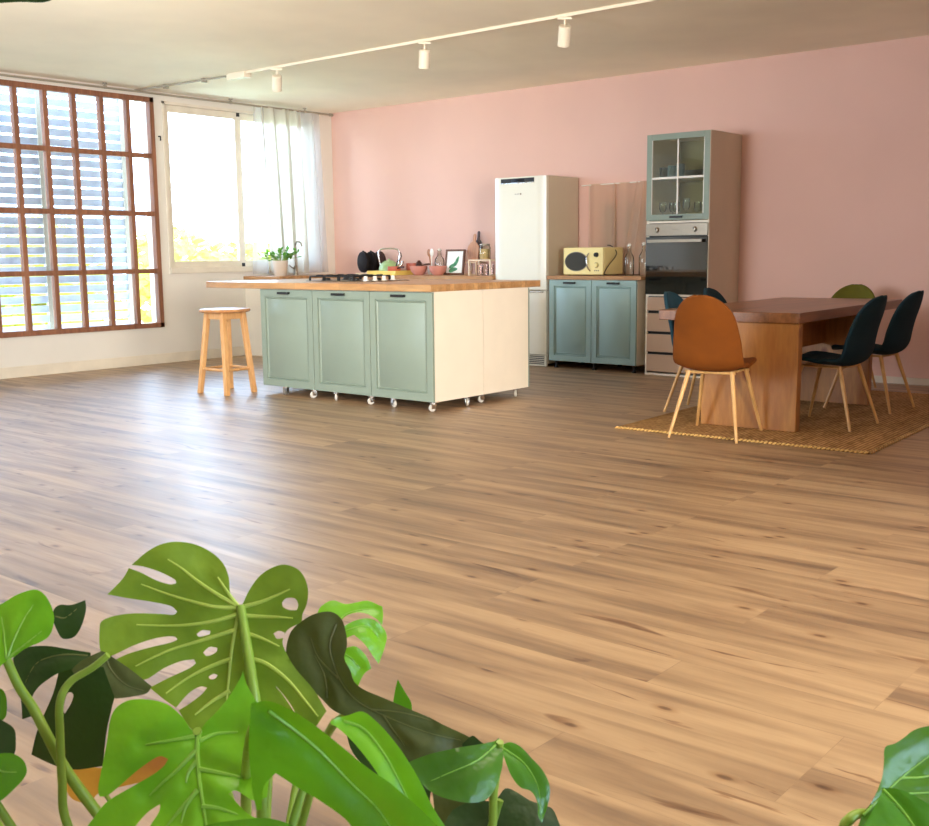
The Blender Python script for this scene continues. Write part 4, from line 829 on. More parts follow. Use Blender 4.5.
for (cx, cz, a, b_, an) in ((0.12,0.06,0.045,0.022,0.1),(0.10,0.10,0.05,0.020,0.5),(0.14,0.13,0.05,0.02,0.9),(0.155,0.165,0.04,0.016,1.1),(0.09,0.045,0.035,0.02,0)):
    vv = []
    for k in range(16):
        t_ = 2*PI*k/16; px_, pz_ = a*math.cos(t_), b_*math.sin(t_)*(1-0.3*math.cos(t_))
        vv.append(bm.verts.new((cx+px_*math.cos(an)-pz_*math.sin(an), -0.0042, cz+px_*math.sin(an)+pz_*math.cos(an))))
    bm.faces.new(vv)
obj('printed_leaf', bm, M['print_green'], ppr)
# risers
def riser(x, y, w, d, h, label):
    t = top('shelf_riser', label, 'shelf riser', x, y, WT, 0, 'pale wooden shelf risers')
    b_ = 0.014
    obj('shelf', bx(0, w, 0, d, h-b_, h), M['riser'], t)
    for xx in (0, w-b_):
        bm = NB(); box(bm, xx, xx+b_, 0, b_, 0, h-b_); box(bm, xx, xx+b_, d-b_, d, 0, h-b_); box(bm, xx, xx+b_, b_, d-b_, 0, b_)
        obj('side_frame', bm, M['riser'], t)
riser(2.47, -0.42, 0.30, 0.18, 0.165, 'taller pale wooden shelf riser carrying the oat jar')
riser(2.20, -0.21, 0.21, 0.17, 0.140, 'lower pale wooden shelf riser beside the picture frame')
cb = top('chopping_board', 'pale wooden paddle chopping board leaning on the pink wall', 'chopping board', 2.29, -0.13, WT+0.141)
def paddle(w, h, nk, th):
    bm = NB(); P_ = []
    P_ += [(-w/2,0.008),(-w/2+0.008,0),(w/2-0.008,0),(w/2,0.008)]
    P_ += [(w/2,h*0.45),(w/2*0.92,h*0.56),(w/2*0.6,h*0.66),(nk*1.1,h*0.73),(nk,h*0.80),(nk,h*0.95),(nk*0.6,h)]
    P_ += [(-x, z) for x, z in P_[::-1][:7]]
    f = [bm.verts.new((x, -th/2, z)) for x, z in P_]; g = [bm.verts.new((x, th/2, z)) for x, z in P_]
    bm.faces.new(f); bm.faces.new(g[::-1]); n = len(P_)
    for k in range(n): bm.faces.new((f[k], g[k], g[(k+1)%n], f[(k+1)%n]))
    return bm
obj('board_body', paddle(0.15, 0.30, 0.016, 0.014), M['board'], cb, rot=(-0.10, 0.06, 0.05), bevel=0.002)
cb2 = top('chopping_board', 'dark wooden paddle chopping board behind the pale one', 'chopping board', 2.33, -0.095, WT+0.141)
obj('board_body', paddle(0.13, 0.33, 0.016, 0.012), M['board_dark'], cb2, rot=(-0.13, -0.02, 0.0), bevel=0.002)
jr = top('storage_jar', 'glass clip jar of oats standing on the taller riser', 'jar', 2.635, -0.34, WT+0.166)
obj('glass_body', lathe(NB(), [(0,0.001),(0.056,0.0),(0.060,0.008),(0.060,0.125),(0.052,0.138),(0.052,0.146)], seg=28), M['glass'], jr)
obj('oats', lathe(NB(), [(0,0.004),(0.054,0.004),(0.056,0.01),(0.056,0.108),(0,0.112)], seg=24), M['oats'], jr)
obj('lid', lathe(NB(), [(0.054,0.144),(0.056,0.15),(0.052,0.162),(0,0.165)], seg=24), M['steel'], jr)
for k in range(3):
    g = top('drinking_glass', ['pinkish drinking glass under the taller riser, left one','pinkish drinking glass under the taller riser, middle one','pinkish drinking glass under the taller riser, right one'][k], 'glass', 2.55+0.075*k, -0.32, WT+0.001, 0, 'glasses under the shelf riser')
    obj('glass_body', lathe(NB(), [(0,0.004),(0.028,0.0),(0.033,0.11),(0.031,0.11),(0.027,0.006)], seg=22), glass_mat('pink glass', (0.97,0.92,0.90), 0.12) if k == 0 else bpy.data.materials['pink glass'], g)

# ------------------------------------------------------------------ fridge
fg = thing('fridge_freezer', 'tall white fridge freezer with black display standing against pink wall', 'fridge', (2.965, -0.60, 0), 0)
FW, FH = 0.630, 1.870
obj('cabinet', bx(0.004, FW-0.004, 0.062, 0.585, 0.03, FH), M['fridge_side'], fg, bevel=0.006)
def fdoor(z0, z1):
    bm = NB(); n = 12; ring = []
    for k in range(n+1):
        u = k/n; x = u*FW; e = min(x, FW-x); y = 0.058 if False else (0.020*(1-min(1, e/0.05))**2 - 0.0)
        ring.append((x, y))
    lo = [bm.verts.new((x, y, z0)) for x, y in ring] + [bm.verts.new((FW, 0.06, z0)), bm.verts.new((0, 0.06, z0))]
    hi = [bm.verts.new((x, y, z1)) for x, y in ring] + [bm.verts.new((FW, 0.06, z1)), bm.verts.new((0, 0.06, z1))]
    m_ = len(lo)
    for k in range(m_): bm.faces.new((lo[k], lo[(k+1)%m_], hi[(k+1)%m_], hi[k]))
    bm.faces.new(lo[::-1]); bm.faces.new(hi)
    return bm
d1 = obj('door', fdoor(0.765, FH-0.004), M['fridge'], fg)
d2 = obj('door', fdoor(0.125, 0.752), M['fridge'], fg)
obj('display', bx(0.09, 0.50, -0.004, 0.01, 1.812, 1.853), M['black_plastic'], d1, bevel=0.003)
obj('display_screen', bx(0.22, 0.38, -0.006, -0.003, 1.820, 1.846), paint('display glass', (10,10,12), 0.08), d1)
obj('display_trim', bx(0.085, 0.505, -0.005, 0.008, 1.803, 1.811), M['chrome'], d1)
bdg = NB(); lathe(bdg, [(0,-0.003),(0.010,-0.003),(0.011,0.003)], (0.335,0,1.700), 20, 'y'); 
for k, ww in enumerate((0.010,0.006,0.010,0.008)): box(bdg, 0.262+k*0.015, 0.262+k*0.015+ww, -0.002, 0.003, 1.696, 1.704)
obj('badge', bdg, M['steel'], d1)
obj('handle', bx(0.30, 0.61, -0.012, 0.01, 0.735, 0.752), M['chrome'], d2, bevel=0.003)
bm = NB(); box(bm, 0.01, FW-0.01, 0.03, 0.06, 0.005, 0.115)
obj('plinth', bm, M['fridge'], fg)
bm = NB()
for k in range(5): box(bm, 0.33, 0.60, 0.024, 0.032, 0.024+k*0.018, 0.031+k*0.018)
obj('grille', bm, M['black_plastic'], fg)

# ------------------------------------------------------------------ microwave
mw = thing('microwave', 'cream retro microwave with oval dark window', 'microwave', (3.75, -0.50, 0.902), 0)
obj('body', bx(0, 0.46, 0.0, 0.34, 0.008, 0.268), M['cream'], mw, bevel=0.008)
bm = NB(); box(bm, 0.004, 0.456, -0.014, 0.0, 0.010, 0.266); dr = obj('door', bm, M['cream'], mw, bevel=0.005)
def oval(bm, cx, cz, a, b_, y0, y1, n=40):
    f = [bm.verts.new((cx+a*math.cos(2*PI*k/n), y0, cz+b_*math.sin(2*PI*k/n))) for k in range(n)]
    g = [bm.verts.new((cx+a*math.cos(2*PI*k/n), y1, cz+b_*math.sin(2*PI*k/n))) for k in range(n)]
    bm.faces.new(f); bm.faces.new(g[::-1])
    for k in range(n): bm.faces.new((f[k], g[k], g[(k+1)%n], f[(k+1)%n]))
    return bm
obj('window_rim', oval(NB(), 0.155, 0.135, 0.132, 0.093, -0.019, -0.012), M['steel'], dr)
obj('window_glass', oval(NB(), 0.155, 0.135, 0.126, 0.087, -0.021, -0.014), paint('dark door glass', (52,54,52), 0.12), dr)
obj('handle', tube(NB(), smooth_path([(0.295,-0.012,0.21),(0.292,-0.045,0.17),(0.300,-0.045,0.09),(0.312,-0.012,0.045)], 5), 0.008), M['chrome'], dr)
obj('knob', lathe(NB(), [(0,-0.040),(0.020,-0.038),(0.023,-0.014)], (0.385,0,0.198), 20, 'y'), M['black_plastic'], mw)
obj('knob', lathe(NB(), [(0,-0.036),(0.018,-0.034),(0.021,-0.014)], (0.385,0,0.100), 20, 'y'), M['cream'], mw)
obj('knob_ring', lathe(NB(), [(0.021,-0.016),(0.026,-0.018),(0.026,-0.013)], (0.385,0,0.100), 20, 'y'), M['chrome'], mw)
for k in range(3): obj('button', bx(0.36+k*0.02, 0.372+k*0.02, -0.017, -0.013, 0.043, 0.053), M['steel'], mw)
for xx in (0.04, 0.42):
    for yy in (0.04, 0.30): obj('foot', tube(NB(), [(xx,yy,0.0),(xx,yy,0.010)], 0.012), M['black_plastic'], mw)
tag(obj('power_cord', tube(NB(), smooth_path([(4.12,-0.30,1.19),(4.17,-0.31,1.182),(4.22,-0.30,1.13),(4.235,-0.34,1.08),(4.225,-0.44,1.00),(4.22,-0.50,0.94),(4.225,-0.50,0.912),(4.30,-0.40,0.907),(4.40,-0.34,0.907),(4.47,-0.30,0.907)], 6), 0.0045, 8), M['black']),
    'black cord hanging over the right side of the microwave', 'cord')
bottle('glass_bottle', 4.45, -0.44, 0.903, 0.045, 0.28, 'clear glass bottle at the right of the microwave, left one', 'bottles beside the microwave')
bottle('glass_bottle', 4.545, -0.34, 0.903, 0.045, 0.29, 'clear glass bottle at the right of the microwave, right one', 'bottles beside the microwave')

# curtain over the grey window on the far wall
w3 = win_empty('window_3')
bm = NB(); box(bm, 3.86, 4.68, -0.014, 0, 1.60, 1.64); box(bm, 3.86, 3.89, -0.014, 0, 1.0, 1.6); box(bm, 4.06, 4.14, -0.014, 0, 1.0, 1.6); box(bm, 4.65, 4.68, -0.014, 0, 1.0, 1.6); box(bm, 3.86, 4.68, -0.014, 0, 0.97, 1.0)
obj('window_frame', bm, M['pink'], w3)
obj('window_panel', bx(3.87, 4.67, -0.010, -0.001, 0.98, 1.62), M['panel_grey'], w3)
sc = thing('cafe_curtain', 'short beige sheer curtain on a thin rod behind the microwave', 'curtain', (4.69, -0.06, 1.795), PI/2)
obj('rod', tube(NB(), [(0.0,0.0,0.0),(0.0,1.03,-0.012)], 0.006), M['white'], sc)
obj_raw('cloth', cloth(0.94, 0.885, 6, 0.018, 1.0, 1.0, 0.0, 11), M['curtain2'], sc, sharp=80)
obj_raw('gathered_fold', cloth(0.34, 0.885, 4, 0.022, 0.8, 1.1, 0.05, 12), M['curtain2'], sc, loc=(-0.02, 0.10, 0), sharp=80)
obj('hook', tube(NB(), [(0.0,1.03,-0.012),(0.06,1.03,-0.012)], 0.005), M['white'], sc)

# ------------------------------------------------------------------ tall unit
TX0, TW, TY, TH, TD = 4.715, 0.625, -0.60, 2.158, 0.598
tu = thing('tall_cabinet', 'tall narrow kitchen cabinet with sage glass door above the oven', 'cabinet', (TX0, TY, 0), 0)
bm = NB(); t = 0.018; fy = 0.022
box(bm, 0, t, fy, TD, 0, TH); box(bm, TW-t, TW, fy, TD, 0, TH); box(bm, t, TW-t, TD-0.008, TD, 0.02, TH)
for z in (0.0, 0.722, 1.376, TH-t): box(bm, t, TW-t, fy, TD-0.008, z, z+t)
obj('carcass', bm, M['carcass'], tu, smooth=False)
obj('back_lining', bx(0.019, TW-0.019, TD-0.014, TD-0.0085, 1.395, TH-0.019), paint('olive lining', (150,142,98), 0.7, 0.03), tu)
bm = NB()
box(bm, t, TW-t, 0.06, TD-0.01, 1.765, 1.783); obj('inner_shelf', bm, M['white'], tu)
# side panel warm beige and thin white front edges
obj('side_panel', bx(TW+0.0005, TW+0.006, 0.0, TD, 0.0, TH), paint('beige side panel', (206,192,170), 0.5, 0.02), tu)
bm = NB(); dw, dz0, dz1, fw = TW-0.004, 1.400, TH-0.002, 0.052
dh = dz1-dz0
box(bm, 0, fw, 0, 0.02, 0, dh); box(bm, dw-fw, dw, 0, 0.02, 0, dh); box(bm, fw, dw-fw, 0, 0.02, 0, fw); box(bm, fw, dw-fw, 0, 0.02, dh-fw, dh)
gd = obj('glass_door', bm, M['sage'], tu, loc=(0.002, 0, dz0), bevel=0.002)
bm = NB(); box(bm, dw/2-0.007, dw/2+0.007, 0.004, 0.014, fw, dh-fw); box(bm, fw, dw-fw, 0.006, 0.016, 0.362, 0.380)
for q in (fw, dw-fw-0.006): box(bm, q, q+0.006, 0.002, 0.012, fw, dh-fw)
obj('muntins', bm, M['white'], gd)
obj('door_glass', bx(fw-0.004, dw-fw+0.004, 0.012, 0.015, fw-0.004, dh-fw+0.004), M['glass'], gd)
obj('handle', bar_handle(0.12), M['black'], gd, loc=(dw/2, 0, 0.024))
for k in range(4):
    z0, z1 = [(0.592,0.712),(0.402,0.566),(0.215,0.376),(0.034,0.190)][k]
    d_ = obj('drawer', bx(0.020, TW-0.020, 0.012, 0.032, z0, z1), M['drawer'], tu, bevel=0.002)
    obj('gap_shade', bx(0.020, TW-0.020, 0.036, 0.05, z1-0.004, z1+0.024), M['black'], d_)  # black strip painting the dark of the gap above each drawer
# oven
ov = thing('built_in_oven', 'built-in steel and black glass oven in the tall cabinet', 'oven', (TX0+0.006, TY, 0.741), 0)
OW = TW-0.012
obj('oven_box', bx(0.02, OW-0.02, 0.022, 0.50, 0.002, 0.628), M['black'], ov)
obj('control_panel', bx(0, OW, -0.004, 0.020, 0.522, 0.630), M['steel'], ov, bevel=0.002)
for xx in (0.115, 0.49):
    kn = obj('knob', lathe(NB(), [(0,-0.032),(0.018,-0.030),(0.021,-0.006),(0.026,-0.004)], (xx,0,0.575), 22, 'y'), M['steel'], ov)
    obj('pointer', bx(xx-0.003, xx+0.003, -0.034, -0.03, 0.575, 0.592), M['black'], kn)
obj('logo', bx(0.27, 0.33, -0.0048, -0.003, 0.572, 0.579), M['panel_grey'], ov)
od = obj('oven_door', bx(0, OW, -0.004, 0.020, 0.0, 0.512), M['oven_glass'], ov, bevel=0.002)
bm = NB(); box(bm, 0.035, OW-0.035, -0.050, -0.036, 0.462, 0.490)
for xx in (0.06, OW-0.075): box(bm, xx, xx+0.015, -0.038, -0.003, 0.466, 0.486)
obj('handle', bm, M['steel'], od, bevel=0.002)
# crockery in the glass cabinet
def mug(x, y, z, r, h, mt, label, grp):
    t_ = top('mug', label, 'mug', x, y, z, -1.3, grp)
    obj('mug_body', lathe(NB(), [(0,0),(r*0.92,0),(r,0.008),(r,h),(r-0.004,h),(r-0.005,0.01),(0,0.01)], seg=24), M[mt], t_)
    obj('handle', tube(NB(), smooth_path([(r-0.002,0,h*0.8),(r+0.026,0,h*0.72),(r+0.026,0,h*0.36),(r-0.002,0,h*0.25)], 4), 0.005, 8), M[mt], t_)
SZ = 1.784
for k, (x, m_, l_) in enumerate(((0.10,'dark_green','dark mug on the glass cabinet shelf, furthest left'),(0.185,'mug_blue','slate blue mug on the glass cabinet shelf, second from left'),(0.265,'mug_blue','pale blue mug on glass cabinet shelf beside the middle bar'))):
    mug(TX0+x-0.035, -0.40, SZ, 0.040, 0.095+0.012*k, m_, l_, 'mugs in the glass cabinet')
for k in range(3):
    t_ = top('plate', ['bottom dark plate of the stack on the glass cabinet shelf','middle dark plate of the stack on the glass cabinet shelf','top dark plate of the stack on the glass cabinet shelf'][k], 'plate', TX0+0.375, -0.38, SZ+0.018*k+0.0005, 0, 'dark plates stacked in the glass cabinet')
    obj('plate_body', lathe(NB(), [(0,0.0),(0.055,0),(0.11,0.016),(0.108,0.0175),(0.05,0.006),(0,0.006)], seg=32), M['dark_green'], t_)
def wine(x, y, label, h=0.15):
    t_ = top('wine_glass', label, 'glass', x, y, 1.395, 0, 'wine glasses in the glass cabinet')
    obj('bowl', lathe(NB(), [(0,h*0.46),(0.02,h*0.5),(0.034,h*0.68),(0.030,h),(0.0285,h),(0.032,h*0.68),(0.018,h*0.52)], seg=20), M['glass'], t_)
    obj('stem', lathe(NB(), [(0.032,0),(0.03,0.003),(0.005,0.006),(0.004,h*0.45),(0,h*0.47)], seg=16), M['glass'], t_)
lab = ['wine glass on the lower cabinet shelf, furthest left','wine glass on the lower cabinet shelf, second from left','wine glass on the lower cabinet shelf, just left of middle bar','tall wine glass on lower cabinet shelf, just right of middle bar','wine glass on the lower cabinet shelf, second from right','wine glass on the lower cabinet shelf, furthest right']
for k in range(6): wine(TX0+[0.07,0.14,0.21,0.30,0.38,0.47][k], [-0.42,-0.36,-0.42,-0.40,-0.34,-0.40][k], lab[k], 0.17 if k != 3 else 0.20)

# ------------------------------------------------------------------ rug, table, chairs
rug = thing('jute_rug', 'brown woven jute rug with braided near edge under dining table', 'rug', (7.76, -3.355, 0), 0.035)
bm = NB(); box(bm, -1.60, 0, 0, 2.75, 0.0005, 0.010)
obj('weave', bm, M['rug'], rug, bevel=0.003)
for nm, (pa, pb) in {'n': ((-1.60,0.0),(0,0.0)), 'r': ((0,0),(0,2.75))}.items():
    bm = NB(); L_ = (Vector(pb)-Vector(pa)).length; n_ = int(L_/0.026) if nm == 'n' else int(L_/0.04)
    for k in range(n_):
        q = Vector(pa).lerp(Vector(pb), (k+0.5)/n_); d = (Vector(pb)-Vector(pa)).normalized(); pr = Vector((-d.y, d.x))
        w_ = 0.016
        A_ = q - pr*w_ - d*0.008; B_ = q + pr*w_ + d*0.008
        tube(bm, [(A_.x,A_.y,0.006),(q.x,q.y,0.011),(B_.x,B_.y,0.006)], [0.004,0.0075,0.004], 6)
    obj('braided_edge', bm, M['rug_edge'] if nm == 'n' else M['rug'], rug)
RZ = 0.0115
tb = thing('dining_table', 'thick knotty pine dining table standing on slab legs', 'table', (6.655, -1.90, RZ), 0.045)
obj('tabletop', bx(-0.47, 0.47, -1.09, 1.09, 0.668, 0.733), M['table'], tb, bevel=0.004)
for yy in (-1.075, 0.36):
    obj('leg_panel', bx(-0.165, 0.465, yy, yy+0.07, 0, 0.668), M['table_leg'], tb, bevel=0.003)
obj('stretcher', bx(0.10, 0.14, -1.0, 0.36, 0.44, 0.62), M['table_leg'], tb)

def smooth_interp(keys, s):
    for i in range(len(keys)-1):
        if s <= keys[i+1][0] or i == len(keys)-2:
            a, b_ = keys[i], keys[i+1]; t_ = (s-a[0])/(b_[0]-a[0]); t_ = max(0, min(1, t_)); t_ = t_*t_*(3-2*t_) if False else t_
            return [a[k]*(1-t_)+b_[k]*t_ for k in range(1, len(a))]
def shell_bm():
    sp = smooth_path([(0,0.235,0.430),(0,0.20,0.445),(0,0.10,0.438),(0,0.0,0.425),(0,-0.09,0.415),(0,-0.165,0.428),(0,-0.205,0.485),(0,-0.222,0.57),(0,-0.246,0.66),(0,-0.278,0.75),(0,-0.305,0.83),(0,-0.320,0.868)], 4)
    # arc length
    s = [0.0]
    for i in range(1, len(sp)): s.append(s[-1]+(sp[i]-sp[i-1]).length)
    T = s[-1]; s = [q/T for q in s]
    wk = [(0,0.16),(0.06,0.19),(0.2,0.205),(0.38,0.216),(0.5,0.222),(0.65,0.212),(0.8,0.190),(0.9,0.172),(1.0,0.155)]
    bm = NB(); g = []; NU = 16
    for i, p in enumerate(sp):
        w = smooth_interp(wk, s[i])[0]
        e = 1.0
        if s[i] > 0.80: e = math.sqrt(max(0.0, 1-((s[i]-0.80)/0.2)**2.3))
        if s[i] < 0.10: e = 0.72+0.28*math.sqrt(1-((0.10-s[i])/0.10)**2)
        w *= max(e, 0.16)
        tt = (sp[min(i+1,len(sp)-1)]-sp[max(i-1,0)]).normalized()
        nrm = Vector((0, tt.z, -tt.y))      # towards inside of the shell
        if nrm.z < 0 and s[i] < 0.4: nrm = -nrm
        nrm = Vector((0, -tt.z, tt.y)); 
        nrm = -nrm if (nrm.z < 0 if s[i] < 0.45 else nrm.y < 0) else nrm
        row = []
        for k in range(NU+1):
            u = -1+2*k/NU
            cup = (0.016 if s[i] < 0.3 else 0.040)*(abs(u)**2.4)*min(1, w/0.18)
            row.append(bm.verts.new(Vector((u*w, p.y, p.z)) + nrm*cup))
        g.append(row)
    for i in range(len(g)-1):
        for k in range(NU): bm.faces.new((g[i][k], g[i][k+1], g[i+1][k+1], g[i+1][k]))
    return bm
def make_chair(label, mat, loc, rz, group, legm='leg', zs=0.955):
    t_ = thing('dining_chair', label, 'chair', loc, rz, group); t_.scale = (1, 1, zs)
    o = obj('seat_shell', shell_bm(), M[mat], t_, sharp=80)
    m_ = o.modifiers.new('thick', 'SOLIDIFY'); m_.thickness = 0.028; m_.offset = 0
    m_ = o.modifiers.new('sub', 'SUBSURF'); m_.levels = 1; m_.render_levels = 2
    bm = NB()
    for yy in (-0.12, 0.13): tube(bm, [(-0.155,yy,0.398),(0.155,yy,0.398)], 0.009, 8)
    for xx in (-0.12, 0.12): tube(bm, [(xx,-0.12,0.398),(xx,0.13,0.398)], 0.008, 8)
    obj('underframe', bm, M[legm], t_)
    for sx in (-1, 1):
        for (ty_, by_) in ((-0.12,-0.235),(0.13,0.235)):
            obj('leg', tube(NB(), [(sx*0.135,ty_,0.404),(sx*0.212,by_,0.0)], [0.0145,0.009], 12), M[legm], t_)
    return t_
GR = 'shell dining chairs around the pine table'
make_chair('mustard orange velvet chair at the near end of the table, back to camera', 'orange', (6.785, -3.255, 0.0005), 0.12, GR, zs=1.0)
make_chair('dark teal velvet chair on the right side of the table, nearer the camera', 'teal', (7.20, -2.50, RZ), PI/2-0.06, GR)
make_chair('dark teal velvet chair on the right side, further from the camera', 'teal', (7.15, -1.62, RZ), PI/2-0.06, GR)
make_chair('teal velvet chair on left side of table, partly hidden by the mustard chair', 'teal_l', (6.30, -2.42, RZ), -PI/2+0.10, GR)
make_chair('teal velvet chair on left side of table, only its top showing', 'teal_l', (6.18, -1.60, RZ), -PI/2+0.05, GR)
make_chair('olive green velvet chair at the far end of the table facing us', 'olive', (6.59, -0.70, RZ), PI+0.05, GR)

# ------------------------------------------------------------------ outside
struct('ground', bx(-90, -4, -60, 60, -4.2, -4.0), M['grass'])
def tree(x, y, r, zc, seed, label):
    t_ = thing('tree', label, 'tree', (x, y, -4.0), 0, 'yellow-green trees outside the windows')
    rr = random.Random(seed)
    obj('trunk', tube(NB(), [(0,0,0),(0.1,0.1,2.0),(0,0,zc+4.0)], [0.25,0.18,0.1], 10), M['bark'], t_)
    bm = NB()
    for k in range(9):
        c = Vector((rr.uniform(-.45,.45)*r, rr.uniform(-.5,.5)*r, zc+4.0+rr.uniform(-.6,.45)*r)); q = r*rr.uniform(0.38,0.5)
        for i in range(260):
            d = Vector((rr.gauss(0,1), rr.gauss(0,1), rr.gauss(0,1))).normalized()
            p = c + d*q*rr.uniform(0.75,1.05); s_ = rr.uniform(0.15,0.27)
            a_, b__ = frame_of(Vector((rr.gauss(0,1), rr.gauss(0,1), rr.gauss(0,1))))
            bm.faces.new([bm.verts.new(p+a_*s_), bm.verts.new(p+b__*s_*0.6), bm.verts.new(p-a_*s_), bm.verts.new(p-b__*s_*0.6)])
    obj_raw('foliage', bm, M['foliage'], t_, smooth=False)
TL_ = ['sunlit yellow-green tree outside the bright window, at its left', 'sunlit yellow-green tree outside the bright window, in its middle', 'sunlit yellow-green tree outside the bright window, at its right',
       'sunlit yellow-green tree outside the timber window, right end', 'sunlit yellow-green tree behind the shutters of the timber window', 'sunlit yellow-green tree behind the shutters near the picture edge','sunlit yellow-green tree beyond the sheer curtain']
for i, (x, y, r, zc) in enumerate(((-14,2.9,2.6,-0.4),(-20,6.2,2.9,-0.3),(-14,8.4,2.6,-0.2),(-12,-2.6,2.5,-0.9),(-19,-0.6,2.8,-0.6),(-12,-8.0,2.5,-0.9),(-19,12.6,2.9,-0.2))):
    tree(x, y, r, zc, 20+i, TL_[i])

# ------------------------------------------------------------------ foreground plants
VM = {'under':'vein','bright':'vein_b','mid':'vein_b','glossy':'vein_b','brown':'vein_d','dark':'vein_d','yellow':'vein_d'}
def pip(x, y, P):
    c = False; j = len(P)-1
    for i in range(len(P)):
        if (P[i][1] > y) != (P[j][1] > y) and x < (P[j][0]-P[i][0])*(y-P[i][1])/(P[j][1]-P[i][1])+P[i][0]: c = not c
        j = i
    return c
def catmull_closed(P, n=4):
    out = []; L_ = len(P)
    for i in range(L_):
        p0, p1, p2, p3 = [Vector((*P[(i+k) % L_], 0)) for k in (-1, 0, 1, 2)]
        # keep sharp tips and notches: linear where the outline turns strongly
        a1 = (p1-p0).angle(p2-p1, 0) if (p1-p0).length > 1e-6 and (p2-p1).length > 1e-6 else 0
        a2 = (p2-p1).angle(p3-p2, 0) if (p3-p2).length > 1e-6 and (p2-p1).length > 1e-6 else 0
        if a1 > 1.1: p0 = p1*2-p2
        if a2 > 1.1: p3 = p2*2-p1
        for k in range(n):
            t_ = k/n
            q = 0.5*((2*p1)+(p2-p0)*t_+(2*p0-5*p1+4*p2-p3)*t_*t_+(3*p1-p0-3*p2+p3)*t_**3)
            out.append((q.x, q.y))
    return out
def make_leaf(root, spec):
    pl, mt, o, u, v, k, outl, holes, veins, pet, pr, vr = spec
    o, u, v = Vector(o), Vector(u), Vector(v); n = u.cross(v)
    O = catmull_closed(outl, 4); Hs = [catmull_closed(h, 4) for h in holes]
    xs = [p[0] for p in O]; ys = [p[1] for p in O]; cx, cy = sum(xs)/len(xs), sum(ys)/len(ys)
    size = max(max(xs)-min(xs), max(ys)-min(ys)); step = max(0.0045, size/46)
    V = [Vector(p) for p in O]; E = [(i, (i+1) % len(O)) for i in range(len(O))]
    for h in Hs:
        b0 = len(V); V += [Vector(p) for p in h]; E += [(b0+i, b0+(i+1) % len(h)) for i in range(len(h))]
    y = min(ys)
    while y < max(ys):
        x = min(xs)
        while x < max(xs):
            if pip(x, y, O) and not any(pip(x, y, h) for h in Hs): V.append(Vector((x, y)))
            x += step
        y += step
    vo, eo, fo, *_ = delaunay_2d_cdt(V, E, [], 0, 1e-5)
    ph = (cx*37+cy*53) % 6.28
    vp = [(q_.x, q_.y) for w_ in veins for q_ in smooth_path([(*c_, 0) for c_ in w_], 8)]
    ga, gw = 0.030*min(size, 0.2), 0.05*size
    def lift(x, y, off=0.0):
        r2 = (x-cx)**2+(y-cy)**2
        gr = 0.0
        if vp:
            d2 = min((x-a_)**2+(y-b_)**2 for a_, b_ in vp)
            gr = -ga*math.exp(-d2/(gw*gw))*(1 if mt != 'under' else -0.6)
        z = gr - k*r2 + 0.0025*math.sin(x*55+ph)*math.cos(y*50)
        return o + u*x + v*y + n*(z+off)
    bm = NB(); bv = [bm.verts.new(lift(p.x, p.y)) for p in vo]
    for f in fo:
        c = sum((vo[i] for i in f), Vector((0, 0)))/len(f)
        if pip(c.x, c.y, O) and not any(pip(c.x, c.y, h) for h in Hs):
            try: bm.faces.new([bv[i] for i in f])
            except ValueError: pass
    for vv in [q for q in bm.verts if not q.link_faces]: bm.verts.remove(vv)
    mm = {'brown':'brown_l','yellow':'yellow_l'}.get(mt, mt)
    lf = obj_raw('leaf', bm, M[mm], root, sharp=80)
    if mt == 'under': lf['label'] = 'pale green leaf seen from its veined underside'
    elif mt == 'brown': lf['label'] = 'dull brownish green curled leaf'
    elif mt == 'yellow': lf['label'] = 'withered yellow and orange leaf'
    elif mt == 'dark': lf['label'] = 'dark green leaf'
    elif mt == 'bright': lf['label'] = 'bright fresh green leaf'
    if veins:
        bm = NB()
        for w in veins:
            pts_ = [p for p in smooth_path([(*q, 0) for q in w], 6)]
            m_ = len(pts_)
            tube(bm, [lift(p.x, p.y, 0.0003) for p in pts_], [vr*(1-0.75*i/m_) for i in range(m_)], 6)
        obj('leaf_veins', bm, M[VM[mt]], lf)
    if pet:
        pts_ = smooth_path(pet, 6); m_ = len(pts_)
        obj('petiole', tube(NB(), pts_, [pr*(0.8+0.4*i/m_) for i in range(m_)], 12), M['petiole'], root)
mon = [thing('monstera_plant', 'large monstera with split leaves filling the lower left foreground', 'plant', (8.97, -8.66, 0), 0, None),
       thing('monstera_plant', 'glossy monstera leaves poking in at the lower right corner', 'plant', (9.50, -8.38, 0), 0, None)]
for s_ in LEAVES: make_leaf(mon[s_[0]], s_)
for i, (dx, dy, r, hh, zs) in enumerate(((0.02, 0.0, 0.17, 0.40, 0.36), (0.04, 0.04, 0.11, 0.46, 0.43))):
    obj('plant_pot', lathe(NB(), [(0,0.0),(r*0.75,0),(r*0.8,0.01),(r,hh-0.01),(r+0.006,hh),(r-0.008,hh),(r*0.9,zs-0.02),(0,zs-0.02)], (dx,dy,0), 36), M['pot'], mon[i])
    obj('soil', lathe(NB(), [(0,zs),(r*0.92,zs)], (dx,dy,0), 30), M['soil'], mon[i])

